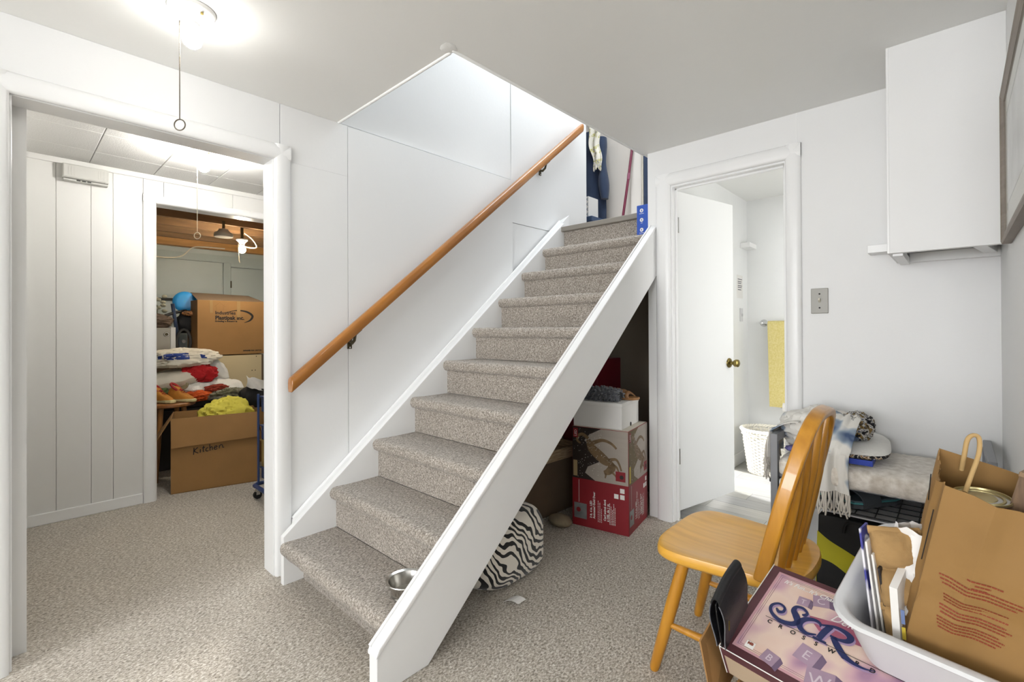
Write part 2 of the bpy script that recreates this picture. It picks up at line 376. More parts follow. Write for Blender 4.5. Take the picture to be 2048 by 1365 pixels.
# back wall with the bathroom door
m = MB(); m.box((-1.40, YB, 0), (-1.255, 2.82, 2.3)); m.box((-1.255, YB, 2.025), (-.632, 2.82, 2.3)); m.box((-.632, YB, 0), (.2, 2.82, 2.3)); m.box((-1.40, YB, 2.3), (.2, 2.82, 4.3))
wb = struct('wall_back', m, white_wall)
obj('joint_strip', MB().box((-.588, YB-.0012, 2.1), (-.584, YB, H)), white_trim, wb)
t2 = struct('trim_2', MB().box((-1.258, YB+.002, 0), (-1.243, 2.825, 2.013)).box((-.644, YB+.002, 0), (-.629, 2.825, 2.013)).box((-1.258, YB+.002, 2.011), (-.629, 2.825, 2.028)), white_trim, bevel=.002)
casing_y('side_casing', t2, -1.252, -1.342, 0, 2.095, YB); casing_y('side_casing', t2, -.636, -.566, 0, 2.095, YB)
p = casing(None, 'h', 0, 0, 2.022, 2.095, YB, .02, -1)
obj('head_casing', MB().prism([(-1.342, b, a) for a, b in p], (.776, 0, 0)), white_trim, t2, smooth=60)
obj('door_stop', MB().box((-1.2435, 2.775, 0), (-1.231, 2.79, 2.011)).box((-.657, 2.775, 0), (-.6435, 2.79, 2.011)).box((-1.243, 2.775, 1.999), (-.644, 2.79, 2.0115)), white_trim, t2, bevel=.002)

# right wall and the part of the room behind the camera
struct('wall_right', MB().box((.13, 1.35, 0), (.2, YB+.02, H+.05)), white_wall)
struct('wall_jog', MB().box((.2, 1.35, 0), (1.9, 1.42, H+.05)), white_wall)
m = MB(); m.box((1.8, -4.7, 0), (1.9, -1.6, H+.05)); m.box((1.8, -.34, 0), (1.9, 1.42, H+.05)); m.box((1.8, -1.6, 0), (1.9, -.34, .9)); m.box((1.8, -1.6, 2.0), (1.9, -.34, H+.05))
struct('wall_far_right', m, white_wall)
m = MB(); m.box((-2.47, -4.7, 0), (-1.9, -4.6, H+.05)); m.box((.9, -4.7, 0), (1.9, -4.6, H+.05)); m.box((-1.9, -4.7, 0), (.9, -4.6, .75)); m.box((-1.9, -4.7, 2.05), (.9, -4.6, H+.05))
struct('wall_rear', m, white_wall)
glass = M('window_glass', '#ffffff', .02, trans=1, spec=.5)
def window(name, lo, hi, ax):
    x0, y0, z0 = lo; x1, y1, z1 = hi; m = MB(); f = .035
    a0, a1 = (y0, y1) if ax == 'x' else (x0, x1)
    def b(p0, p1, q0, q1):
        if ax == 'x': m.box((x0, p0, q0), (x1, p1, q1))
        else: m.box((p0, y0, q0), (p1, y1, q1))
    b(a0, a0+f, z0, z1); b(a1-f, a1, z0, z1); b(a0, a1, z0, z0+f); b(a0, a1, z1-f, z1)
    return struct(name, m, white_trim, bevel=.003)
w1_ = window('window_1', (1.81, -1.6, .9), (1.88, -.34, 2.0), 'x'); obj('pane', MB().box((1.84, -1.57, .93), (1.846, -.37, 1.97)), M('sun_dimming_pane', '#8d9294', .1, var=.02, alpha=.62), w1_); window('added_rear_window', (-1.9, -4.69, .75), (.9, -4.62, 2.05), 'y'); window('window_3', (.61, 3.05, .6), (.68, 3.65, 1.7), 'x')  # side pane is added to dim the sun; unseen rear window added for fill

# boxed-in duct in the corner
m = MB()
m.box((-.195, 2.346, 1.449), (.13, 2.358, H)); m.box((-.195, 2.358, 1.449), (-.183, YB, H)); m.box((-.183, 2.358, 1.50), (.13, YB, 1.512))
bk = struct('wall_bulkhead', m, white_wall, bevel=.0015)
obj('corner_bead', MB().box((-.1965, 2.3445, 1.449), (-.188, 2.353, H)), white_trim, bk, bevel=.002)
obj('bottom_rail', MB().box((-.183, 2.358, 1.449), (.13, 2.376, 1.475)), white_trim, bk, bevel=.002)
obj('side_rail', MB().box((-.183, 2.376, 1.44), (-.15, YB, 1.47)), white_trim, bk, bevel=.002)
obj('rear_cleat', MB().box((-.15, 2.70, 1.446), (.13, YB, 1.486)), white_trim, bk, bevel=.002)
obj('diagonal_brace', MB().prism([(.03, 2.376, 1.46), (.07, 2.376, 1.46), (.12, 2.70, 1.46), (.08, 2.70, 1.46)], (0, 0, .03)), white_trim, bk, bevel=.002)
obj('wall_ledger', MB().box((-.291, 2.64, 1.495), (-.196, YB, 1.53)), white_trim, bk, bevel=.002)
# bathroom shell
m = MB(); m.box((-1.4, 2.82, 0), (-1.37, 4.6, 2.4)); m.box((-1.4, 4.55, 0), (.7, 4.62, 2.4)); m.box((.6, 3.65, 0), (.7, 4.6, 2.4)); m.box((.6, 2.82, 0), (.7, 3.05, 2.4)); m.box((.6, 3.05, 0), (.7, 3.65, .6)); m.box((.6, 3.05, 1.7), (.7, 3.65, 2.4)); m.box((.2, 2.75, 0), (.7, 2.82, 2.4))
struct('wall_bathroom', m, M('bath_wall', '#ecedec', .45, var=.02))
struct('ceiling_bathroom', MB().box((-1.4, 2.82, 2.3), (.7, 4.62, 2.36)), white_ceil)
struct('baseboard_bathroom', MB().box((-1.37, 2.83, .002), (-1.357, 4.55, .1)).box((-1.357, 4.537, .002), (.6, 4.55, .1)), white_trim, bevel=.003)
struct('trim_bathroom_ledge', MB().box((-1.37, 4.36, 1.86), (-1.29, 4.55, 1.9)), white_trim, bevel=.003)
# space under the stairs
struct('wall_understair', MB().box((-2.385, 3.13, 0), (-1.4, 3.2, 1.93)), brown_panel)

# hall: ceiling of tiles, panelled wall, side wall
m = MB(); m.box((-4.13, -1.3, 2.237), (-2.42, 2.3, 2.34)); hc = struct('ceiling_hall', m, M('tile_gap', '#a9a8a5', .8, var=.05))
xs = [-4.013, -3.73, -3.36, -2.99, -2.62, -2.472]; ys = [-.29, .036, .362, .69, 1.015, 1.34, 1.66, 1.99]
for i in range(5):
    for j in range(7):
        obj('tile', MB().box((xs[i]+.0015, ys[j]+.0015, 2.229), (xs[i+1]-.0015, ys[j+1]-.0015, 2.238)), tile_mat, hc, bevel=.003)
DY0, DY1, DZ = .707, 1.50, 2.04
m = MB(); m.box((-4.12, -1.3, 0), (-4.025, DY0, 2.24)); m.box((-4.12, DY0, DZ), (-4.025, DY1, 2.24)); m.box((-4.12, DY1, 0), (-4.025, 2.3, 2.24))
wh = struct('wall_hall', m, M('groove_shadow_paint', '#d3d2cf', .6, var=.03))
gy = [.052, .072, .21, .371, .479, .636]
for a, b in zip(gy[:-1], gy[1:]):
    obj('board', MB().box((-4.026, a+.0007, 0), (XH, b-.0007, 2.23)), hall_wall, wh, bevel=.002)
obj('board', MB().box((-4.026, .637, 2.08), (XH, .75, 2.23)), hall_wall, wh, bevel=.002)
obj('board', MB().box((-4.026, .752, 2.08), (XH, 1.18, 2.23)), hall_wall, wh, bevel=.002)
obj('board', MB().box((-4.026, 1.182, 2.08), (XH, 1.7, 2.23)), hall_wall, wh, bevel=.002)
obj('board', MB().box((-4.026, 1.575, 0), (XH, 2.3, 2.08)), hall_wall, wh, bevel=.002)
struct('trim_hall_crown', MB().box((XH, .052, 2.195), (-4.003, 2.2, 2.23)), hall_wall, bevel=.003)
struct('baseboard_hall', MB().box((XH, .055, 0), (-4.003, .632, .07)), white_trim, bevel=.004)
t3 = struct('trim_3', MB().box((-4.13, DY0-.012, 0), (-4.012, DY0+.002, DZ)).box((-4.13, DY1, 0), (-4.012, DY1+.014, DZ)).box((-4.13, DY0-.012, DZ-.002), (-4.012, DY1+.014, DZ+.014)), white_trim, bevel=.002)
casing_x('side_casing', t3, DY0-.002, .634, 0, 2.095, XH, out=.018); casing_x('side_casing', t3, DY1+.002, 1.575, 0, 2.095, XH, out=.018)
p = casing(None, 'h', 0, 0, DZ, 2.092, XH, .018, 1)
obj('head_casing', MB().prism([(b, .634, a) for a, b in p], (0, .941, 0)), white_trim, t3, smooth=60)
obj('strike_plate', MB().box((-4.07, DY0+.002, .30), (-4.03, DY0+.0035, .40)), white_trim, t3)
m = MB(); m.box((-4.03, -.06, 0), (-3.93, .052, 2.24)); m.box((-3.93, -.06, 1.99), (-2.47, .052, 2.24)); m.box((-2.62, -.06, 0), (-2.47, .052, 1.99))
struct('wall_hall_side', m, hall_wall)
struct('wall_hall_closet', MB().box((-4.03, -1.3, 0), (-2.47, -1.22, 2.24)).box((-4.03, -.1, 0), (-3.98, -1.3, 2.24)), hall_wall)
struct('wall_hall_end', MB().box((-4.12, 2.2, 0), (-2.42, 2.3, 2.34)), hall_wall)

# storage room
SY0, SY1, SX = -.6, 3.4, -6.2
m = MB(); m.box((SX-.1, SY0, 0), (SX, SY1, 2.4)); m.box((SX, SY0-.1, 0), (-4.1, SY0, 2.4)); m.box((SX, SY1, 0), (-4.1, SY1+.1, 2.4)); m.box((-4.16, 2.3, 0), (-4.06, SY1, 2.4)); m.box((-4.16, SY0, 2.3), (-4.03, SY1, 2.45))
ws = struct('wall_storage', m, green_wall)
obj('upper_rail', MB().box((SX, SY0, 1.945), (SX+.02, SY1, 2.03)), green_trim, ws, bevel=.002)
obj('wall_panel', MB().box((SX, SY0, 1.56), (SX+.014, 1.70, 1.94)), green_wall, ws, bevel=.002)
obj('shelf_gap', MB().box((SX, SY0, 1.49), (SX+.03, 1.75, 1.515)), dark_gap, ws)
obj('lower_rail', MB().box((SX, SY0, 1.515), (SX+.024, 1.70, 1.56)), green_trim, ws, bevel=.002)
ds = struct('door_2', MB().box((SX, 1.80, .05), (SX+.016, 2.6, 1.90)), green_wall, bevel=.003)
obj('door_frame', MB().box((SX, 1.72, 0), (SX+.028, 1.795, 1.945)).box((SX, 1.795, 1.905), (SX+.028, 2.66, 1.945)).box((SX, 2.605, 0), (SX+.028, 2.66, 1.905)), green_trim, ds, bevel=.003)
obj('hinge', MB().cyl((SX+.03, 1.797, 1.66), (SX+.03, 1.797, 1.74), .007), bronze, ds)
cs = struct('ceiling_storage', MB().box((SX-.1, SY0-.1, 2.36), (-4.06, SY1+.1, 2.45)), deck_wood)
for x in (-4.22, -4.46, -4.83, -5.2, -5.55, -5.85):
    obj('joist', MB().box((x-.02, SY0, 2.12), (x+.02, SY1, 2.36)), joist_wood, cs)
obj('beam', MB().box((-6.18, SY0, 2.08), (-6.08, SY1, 2.2)), beam_wood, cs)

# ================================================================== STAIRCASE
RISE, RUN, Y0 = .1954, .2345, .848
SXL, SXR = -2.242, -1.389
st = thing('staircase', 'open-sided staircase with grey-beige carpeted steps and white stringers', 'staircase', (-1.85, .85, 0))
def step(i):
    y = Y0+RUN*(i-1); z = RISE*i; z0 = z-RISE; rb = .105 if i == 1 else .032
    prof = [(y+rb, z0), (y+rb, z-.062), (y+.020, z-.060), (y+.008, z-.052), (y+.001, z-.038), (y, z-.024), (y+.005, z-.010), (y+.016, z-.002), (y+.035, z), (y+.09, z-.003), (y+.15, z-.003), (y+RUN+.031, z-.002)]
    nx = 44; n = len(prof); mb = MB(); vs = []
    for a in range(nx):
        x = SXL+(SXR-SXL)*a/(nx-1)
        for b, (py, pz) in enumerate(prof):
            k = .0022 if 2 <= b <= 8 else .0008
            vs.append((x, py+k*nz((x, py, pz), 26, i), pz+(k*nz((x, py+3, pz), 26, i) if b else 0)))
    fs = [(a*n+b, (a+1)*n+b, (a+1)*n+b+1, a*n+b+1) for a in range(nx-1) for b in range(n-1)]
    mb.add(vs, fs)
    # closing underside
    under = [(y+RUN+.031, z-.03), (y+rb+.02, z-.03-.02), (y+rb+.02, z0)]
    o = len(vs)
    mb.add([(x, py, pz) for x in (SXL, SXR) for py, pz in under], [(0, 3, 4, 1), (1, 4, 5, 2)])
    return obj('carpeted_step', mb, stair_carpet, st, smooth=70)
for i in range(1, 10): step(i)
y10 = Y0+RUN*9
obj('top_riser', MB().box((SXL, y10+.032, RISE*9-.002), (SXR, y10+.06, RISE*10-.03)), stair_carpet, st)
obj('landing_nosing', MB().box((SXL, y10-.006, RISE*10-.036), (SXR, y10+.07, RISE*10+.002)), M('vinyl_edging', '#8b857c', .45, var=.08), st, bevel=.006)
# right-hand stringer
s0, s1 = (.80, .145), (2.736, 1.80)
sl = (s1[1]-s0[1])/(s1[0]-s0[0])
zt = lambda y: s0[1]+sl*(y-s0[0])
zbm = lambda y: .859*(y-1.0)
obj('stringer', MB().prism([(-1.388, y, z) for y, z in [(.80, 0), (1.0, 0), (2.736, zbm(2.736)), (2.736, zt(2.736)-.02), (.80, zt(.80)-.02)]], (.046, 0, 0)), white_trim, st, bevel=.003)
obj('stringer_cap', MB().prism([(-1.392, y, z) for y, z in [(.796, zt(.796)-.021), (2.736, zt(2.736)-.021), (2.736, zt(2.736)), (.806, zt(.806)), (.796, zt(.796)-.012)]], (.054, 0, 0)), white_trim, st, bevel=.005)
obj('cap_bead', MB().tube([(-1.384, .80, zt(.80)+.001), (-1.384, 2.734, zt(2.734)+.001)], .0065, 8), white_trim, st, smooth=True)
# left-hand stringer and wall moulding
zn = lambda y: RISE+RISE/RUN*(y-Y0)+.012
zw = lambda y: .500+.838*(y-1.25)
obj('stringer', MB().prism([(-2.27, y, z) for y, z in [(.862, 0), (1.1, 0), (3.1, 1.72), (3.1, 1.954), (2.985, zn(2.985)), (.862, zn(.862))]], (.03, 0, 0)), white_trim, st, bevel=.003)
obj('wall_moulding', MB().hexa([(-2.36, .945, 0.0), (-2.269, .945, 0.0), (-2.269, 3.1, 1.72), (-2.36, 3.1, 1.72)], [(-2.36, .945, zw(.945)), (-2.269, .945, zn(.945)-.004), (-2.269, 3.1, zn(3.1)-.004), (-2.36, 3.1, zw(3.1))]), white_trim, st, bevel=.004)
obj('moulding_bead', MB().tube([(-2.352, .95, zw(.95)+.004), (-2.352, 3.08, zw(3.08)+.004)], .009, 8), white_trim, st, smooth=True)

# handrail
hr = thing('handrail', 'varnished brown wooden handrail sloping up the white stair wall', 'handrail', (-2.29, .92, .9))
a, b = V((-2.292, .915, .905)), V((-2.292, 3.31, 2.853)); d = (b-a).normalized()
prof = [(-.020, -.036), (-.026, -.02), (-.027, .005), (-.022, .024), (-.01, .033), (.01, .033), (.022, .024), (.027, .005), (.026, -.02), (.020, -.036)]
obj('rail', MB().prism([(a.x+px, a.y, a.z+pz) for px, pz in prof], b-a), rail_wood, hr, smooth=60, bevel=.003)
for y in (1.25, 2.84):
    z = a.z+(y-a.y)*d.z/d.y
    br = obj('bracket', MB().box((-2.3595, y-.012, z-.115), (-2.353, y+.012, z-.04)).tube([(-2.355, y, z-.075), (-2.33, y, z-.085), (-2.305, y, z-.07), (-2.292, y, z-.034)], [.009, .009, .008, .007], 8).prism([(-2.305, y-.03, z-.037-.0245), (-2.279, y-.03, z-.037-.0245), (-2.279, y+.03, z-.037+.0245), (-2.305, y+.03, z-.037+.0245)], (0, 0, -.004)), bronze, hr, smooth=40)
    obj('screw', MB().cyl((-2.353, y, z-.108), (-2.3505, y, z-.108), .004, n=10), chrome, br)

# ================================================================== LAMPS
def bulb_lamp(name, label, base, r, glow, ring_z, cord_mat, bulb_r=.031, drop=.098, chain_off=(-.035, -.028), group='bare-bulb ceiling lamps', loop=False):
    x, y, z = base; t = thing(name, label, 'lamp', (x, y, z-.12), group)
    b = obj('lamp_base', MB().lathe([(r, 0), (r, -.006), (r*.92, -.014), (r*.72, -.022), (r*.52, -.034), (r*.46, -.045), (.0, -.045)][::-1], (x, y, z-.0005), 32), porcelain, t, smooth=True)
    obj('screw', MB().cyl((x+r*.68, y+r*.25, z-.022), (x+r*.68, y+r*.25, z-.028), .005, n=10), brass, b)
    obj('socket', MB().lathe([(.021, -.04), (.021, -.058), (.023, -.06), (.019, -.064), (.017, -.075)][::-1], (x, y, z), 24), porcelain, t, smooth=True)
    pr = [(0.004, -drop-bulb_r), (bulb_r*.5, -drop-bulb_r*.87), (bulb_r*.87, -drop-bulb_r*.5), (bulb_r, -drop), (bulb_r*.9, -drop+bulb_r*.45), (bulb_r*.68, -drop+bulb_r*.8), (.015, -drop+bulb_r*1.05), (.014, -.07)]
    obj('bulb', MB().lathe(pr, (x, y, z), 24), glow, t, smooth=True)
    cx, cy = x+chain_off[0], y+chain_off[1]
    if loop:
        pts = [(cx, cy, z-.05), (cx+.002, cy, z-.13), (cx+.008, cy+.006, z-.2), (cx+.002, cy+.012, z-.225), (cx-.006, cy+.006, z-.2), (cx, cy, z-.13)]
        obj('pull_cord', MB().tube(spline(pts, 5), .003, 6), cord_mat, t, smooth=True)
    else:
        m = MB(); zz = z-.034; n = 0
        while zz > ring_z+.022: m.blob((cx, cy, zz), (.0022, .0022, .0026), None, 6, 4); zz -= .0046
        c = obj('pull_chain', m, cord_mat, t, smooth=True, kind='stuff')
        rr = .0185; d = V((.73, .684, 0))
        obj('pull_ring', MB().tube([V((cx, cy, ring_z))+d*math.cos(q)*rr+V((0, 0, math.sin(q)*rr)) for q in [2*math.pi*i/28 for i in range(28)]], .0021, 6, closed=True), cord_mat, c, smooth=True)
    return t
gold = M('gold_chain', '#6f675a', .4, .6, var=.15)
ivory = M('ivory_cord', '#d9d0b8', .5, var=.05)
bulb_lamp('ceiling_lamp', 'lit bare bulb on white porcelain base nearest the opening header', (-1.885, .432, H), .07, bulb_glow, 1.862, gold)
bulb_lamp('ceiling_lamp', 'lit bare bulb hanging from the hall ceiling tiles, seen through the wide opening', (-3.24, .80, 2.229), .062, hall_glow, 1.72, ivory, chain_off=(-.005, -.032))
bulb_lamp('ceiling_lamp', 'lit warm bulb with white cord loop under the storage room joists', (-4.9, 1.52, 2.02), .05, store_glow, 0, ivory, chain_off=(.03, -.04), loop=True)
lh = thing('lamp_holder', 'empty lamp holder without a bulb on the storage room joists', 'lamp holder', (-4.7, 1.31, 2.03))
obj('base', MB().lathe([(.035, .09), (.045, .07), (.07, .055), (.075, .03), (.07, .02), (.0, .02)], (-4.7, 1.31, 1.965), 24), M('grey_porcelain', '#b3aa9b', .4, var=.05), lh, smooth=True)
obj('bracket', MB().box((-4.71, 1.3, 2.05), (-4.69, 1.32, 2.125)), bronze, lh)
obj('bracket', MB().box((-4.91, 1.51, 2.015), (-4.89, 1.53, 2.13)), bronze, bpy.data.objects['ceiling_lamp.002'])
single('electric_cable', 'white cable drooping along the storage room beam', 'cable', MB().tube(spline([(-5.9, .9, 1.93), (-5.95, 1.12, 1.92), (-6.0, 1.28, 1.96), (-6.03, 1.38, 2.06), (-6.05, 1.5, 2.085), (-6.05, 1.7, 2.09)], 6), .006, 6), ivory, smooth=True)
single('electric_cable', 'white cable curling down beside the warm storage room bulb', 'cable', MB().tube(spline([(-5.0, 1.57, 2.1), (-5.0, 1.64, 2.05), (-5.0, 1.68, 1.98), (-5.0, 1.62, 1.965), (-5.0, 1.56, 1.975)], 6), .005, 6), ivory, smooth=True)
bl = thing('ceiling_lamp', 'round white ceiling lamp inside the bathroom', 'lamp', (-.35, 3.5, 2.2))
obj('lamp_shade', MB().lathe([(0.004, -.07), (.06, -.064), (.1, -.045), (.125, -.012), (.125, 0)], (-.35, 3.5, 2.29), 28), bath_glow, bl, smooth=True)
obj('lamp_base', MB().cyl((-.35, 3.5, 2.285), (-.35, 3.5, 2.2995), .135, n=28), white_plastic, bl, smooth=True)

# door chime on the hall wall
ch = thing('door_chime', 'small white plastic door chime box high on the panelled hall wall', 'door chime', (XH, .35, 2.09))
grey_plastic = M('grey_plastic', '#c9c8c3', .5, var=.03)
body = obj('body', MB().box((XH, .235, 2.105), (-3.962, .452, 2.192)).prism([(-3.962, .235, 2.105), (-3.962, .235, 2.19), (-3.955, .24, 2.187), (-3.955, .24, 2.112)], (0, .2, 0)), grey_plastic, ch, bevel=.006)
obj('lower_lip', MB().box((XH, .24, 2.09), (-3.968, .45, 2.103)), grey_plastic, ch, bevel=.004)
for y in (.30, .325, .35): obj('slot', MB().box((-3.9685, y, 2.094), (-3.9665, y+.018, 2.1)), black_ink, ch)
for y in (.262, .275, .288, .40, .412, .424): obj('rib', MB().box((-3.963, y, 2.125), (-3.953, y+.004, 2.175)), grey_plastic, ch)

# light switch
sw = thing('light_switch', 'steel-grey wall plate with one toggle beside the bathroom door', 'light switch', (-.491, YB, 1.232))
pl = obj('plate', MB().box((-.528, YB-.006, 1.232), (-.455, YB, 1.356)), M('switch_plate', '#a3a199', .4, 0, var=.04), sw, bevel=.003)
obj('toggle', MB().prism([(-.496, YB-.006, 1.286), (-.486, YB-.006, 1.286), (-.487, YB-.018, 1.297), (-.495, YB-.018, 1.297)], (0, 0, .012)), M('toggle_ivory', '#cdc7b6', .4, var=.03), sw, bevel=.0015)
obj('screw', MB().cyl((-.491, YB-.0062, 1.328), (-.491, YB-.0078, 1.328), .004, n=12), black_ink, pl)
obj('screw', MB().cyl((-.491, YB-.0062, 1.260), (-.491, YB-.0078, 1.260), .004, n=12), black_ink, pl)

# picture on the right wall
pf = thing('picture_frame', 'grey-brown moulded picture frame with white mat on the right wall', 'picture', (.128, 1.8, 1.42))
fw_ = M('frame_wood', '#8f8377', .5, var=.25, vscale=6, stretch=(4, 1, 12))
PY0, PY1, PZ0, PZ1 = 1.36, 2.21, 1.43, 1.915
def rail4(y0, z0, y1, z1):   # frame member with stepped profile between two outer corners
    iy = .034; prof = [(.129, 0), (.108, 0), (.1045, .008), (.108, .014), (.110, .022), (.112, .03), (.112, .034), (.129, .034)]
    ins = lambda y, z, k: (y+k*(1 if y < 1.8 else -1), z+k*(1 if z < 1.7 else -1))
    A = [(px, *ins(y0, z0, k)) for px, k in prof]; B = [(px, *ins(y1, z1, k)) for px, k in prof]; n = len(prof)
    return MB().add(A+B, [tuple(range(n)), tuple(range(n, 2*n))[::-1]]+[(i, n+i, n+(i+1) % n, (i+1) % n) for i in range(n)])
for q in [(PY0, PZ0, PY1, PZ0), (PY1, PZ0, PY1, PZ1), (PY1, PZ1, PY0, PZ1), (PY0, PZ1, PY0, PZ0)]: obj('frame_rail', rail4(*q), fw_, pf)
obj('mat', MB().box((.117, PY0+.03, PZ0+.03), (.124, PY1-.03, PZ1-.03)), M('picture_mat', '#d9d8d0', .7, var=.03), pf)
obj('print', MB().box((.1155, PY0+.16, PZ0+.11), (.117, PY1-.11, PZ1-.11)), bands('print_soft', [(.3, '#c9c9c6'), (.6, '#e4e4e2')], 6), pf)
obj('mat_line', MB().box((.116, PY1-.100, PZ0+.09), (.117, PY1-.096, PZ1-.09)).box((.116, PY0+.1, PZ1-.094), (.117, PY1-.096, PZ1-.09)), M('mat_grey', '#a9a9a4', .6, var=.05), pf)
obj('pane', MB().box((.1125, PY0+.03, PZ0+.03), (.1135, PY1-.03, PZ1-.03)), M('picture_glass', '#ffffff', .05, trans=1, alpha=.25), pf)

# ================================================================== BATHROOM
hinge = V((-1.238, 2.80, 0)); dd = V((.215, .977, 0)).normalized(); dn = V((dd.y, -dd.x, 0))
d1 = struct('door_1', MB(frame(hinge, dd, (0, 0, 1), dn)).box((.0, .052, -.035), (.60, 2.0, 0)), door_white, bevel=.002)
for z in (1.79, .385):
    hg = obj('hinge', MB(frame(hinge, dd, (0, 0, 1), dn)).box((-.001, z-.045, -.034), (.0005, z+.045, -.004)), steel, d1)
    obj('hinge_pin', MB().cyl(hinge+dn*.006+V((0, 0, z-.047))-dd*.004, hinge+dn*.006+V((0, 0, z+.047))-dd*.004, .0055, n=10), steel, d1, smooth=True)
    obj('hinge_leaf', MB().box((-1.2432, 2.791, z-.045), (-1.2415, 2.822, z+.045)), steel, d1)
kp = hinge+dd*.545+V((0, 0, .928))
kb = obj('knob', MB().lathe([(.012, .008), (.011, .03), (.02, .036), (.026, .048), (.025, .062), (.016, .068), (.004, .068)], kp, 24, dn), brass, d1, smooth=True)
obj('knob_rose', MB().lathe([(.033, .0), (.032, .004), (.024, .009), (.012, .011)], kp, 24, dn), brass, d1, smooth=True)

bk_ = thing('wicker_basket', 'white painted wicker waste basket on the bathroom floor', 'basket', (-1.13, 4.16, 0))
wick = M('white_wicker', '#ece8dc', .6, var=.08, vscale=30)
bx, by = -1.13, 4.16; br = lambda z: .115+.035*min(1, z/.26)+(.0 if z < .3 else .012)
m = MB(); rows = 26
for k in range(rows):
    z = .012+k*.0125; n = 72; pts = []
    for i in range(n):
        a = 2*math.pi*i/n; r = br(z)+.0045*math.sin(18*a+math.pi*(k % 2)); pts.append((bx+r*math.cos(a), by+r*math.sin(a), z+.0015*math.cos(18*a+math.pi*(k % 2))))
    m.tube(pts, .0062, 5, closed=True)
obj('weave', m, wick, bk_, smooth=True, kind='stuff')
m = MB()
for i in range(36):
    a = 2*math.pi*(i+.5)/36; m.tube([(bx+br(z)*math.cos(a), by+br(z)*math.sin(a), z) for z in (.004, .12, .24, .345)], .004, 5)
obj('stakes', m, wick, bk_, smooth=True, kind='stuff')
m = MB()
for ph in (0, math.pi):
    m.tube([(bx+(.168+.007*math.cos(22*a+ph))*math.cos(a), by+(.168+.007*math.cos(22*a+ph))*math.sin(a), .348+.007*math.sin(22*a+ph)) for a in [2*math.pi*i/132 for i in range(132)]], .0085, 6, closed=True)
obj('braided_rim', m, wick, bk_, smooth=True, kind='stuff')
obj('bottom', MB().cyl((bx, by, .002), (bx, by, .01), .116, n=36), wick, bk_)

tb = thing('towel_bar', 'chrome towel bar with oval end mount on the bathroom wall', 'towel bar', (-1.0, 4.55, 1.2))
obj('end_mount', MB().lathe([(.032, 0), (.031, .006), (.022, .014), (.012, .03), (.012, .075), (.004, .082)], (-1.235, 4.55, 1.205), 20, (0, -1, 0)), chrome, tb, smooth=True)
obj('end_mount', MB().lathe([(.032, 0), (.031, .006), (.022, .014), (.012, .03), (.012, .075), (.004, .082)], (-.72, 4.55, 1.205), 20, (0, -1, 0)), chrome, tb, smooth=True)
obj('bar', MB().cyl((-1.225, 4.482, 1.205), (-.72, 4.482, 1.205), .008, n=12), chrome, tb, smooth=True)
tw = bands('towel_yellow', [(.35, '#d2c27a'), (.65, '#ded092')], 90, .95)
def towel(u, v):
    x = -1.185+.40*u+.006*math.sin(u*9)*(1-v)
    if v < .06: a = v/.06*math.pi; return (x, 4.482-.013*math.sin(a-math.pi/2)*-1 if 0 else 4.482+.014*math.cos(a), 1.205+.014*math.sin(a))
    return (x+.012*(v-.06)*(1-2*u), 4.466+.006*math.sin(u*14)*v, 1.205-(v-.06)*.76)
single('towel', 'yellow waffle towel hanging in the bathroom', 'towel', MB().shell(towel, 26, 40, .009), tw, smooth=True)
single('paper_notice', 'printed white notice taped to the bathroom side wall', 'paper', MB().box((-1.37, 4.27, 1.42), (-1.3685, 4.42, 1.62)), white_card)
nb = bpy.data.objects['paper_notice']
m = MB(frame((-1.3685, 4.27, 1.42), (0, 1, 0), (0, 0, 1)))
for i, zz in enumerate((.16, .14, .125, .105, .09, .07)): m.face([(.02, zz, .0006), (.13-.01*(i % 3), zz, .0006), (.13-.01*(i % 3), zz+.008, .0006), (.02, zz+.008, .0006)])
obj('print', m, M('grey_ink', '#77767a', .7, var=.1), nb, kind='stuff', fix=False)
bs = thing('light_switch', 'white switch plate on the bathroom side wall under the notice', 'light switch', (-1.37, 4.38, 1.2))
obj('plate', MB().box((-1.37, 4.34, 1.22), (-1.364, 4.41, 1.335)), white_plastic, bs, bevel=.002)
obj('toggle', MB().box((-1.364, 4.37, 1.265), (-1.352, 4.38, 1.288)), white_plastic, bs, bevel=.002)
tp = thing('paper_roll', 'white toilet paper roll on its wall holder beneath the yellow towel', 'paper roll', (-1.02, 4.5, .46))
obj('roll', MB().lathe([(.02, 0), (.052, 0), (.054, .005), (.054, .095), (.052, .1), (.02, .1)], (-1.07, 4.49, .49), 24, (1, 0, 0)), white_card, tp, smooth=True)
obj('holder', MB().tube([(-1.09, 4.549, .49), (-1.09, 4.49, .49), (-.95, 4.49, .49), (-.95, 4.549, .49)], .008, 8), chrome, tp, smooth=True)

# ================================================================== BOTTOM STEP
bo = thing('pet_bowl', 'small shiny steel pet bowl on the bottom stair step', 'bowl', (-1.475, 1.01, RISE))
zb = RISE-.001
obj('bowl', MB().lathe([(0.0582, .003), (0.0560, .0), (0.0515, .002), (0.0582, .03), (0.0650, .052), (0.0739, .056), (0.0750, .0535), (0.0683, .05), (0.0605, .03), (0.0538, .008), (0.0448, .006), (0.0045, .006)], (-1.478, 1.005, zb), 40), steel, bo, smooth=30)

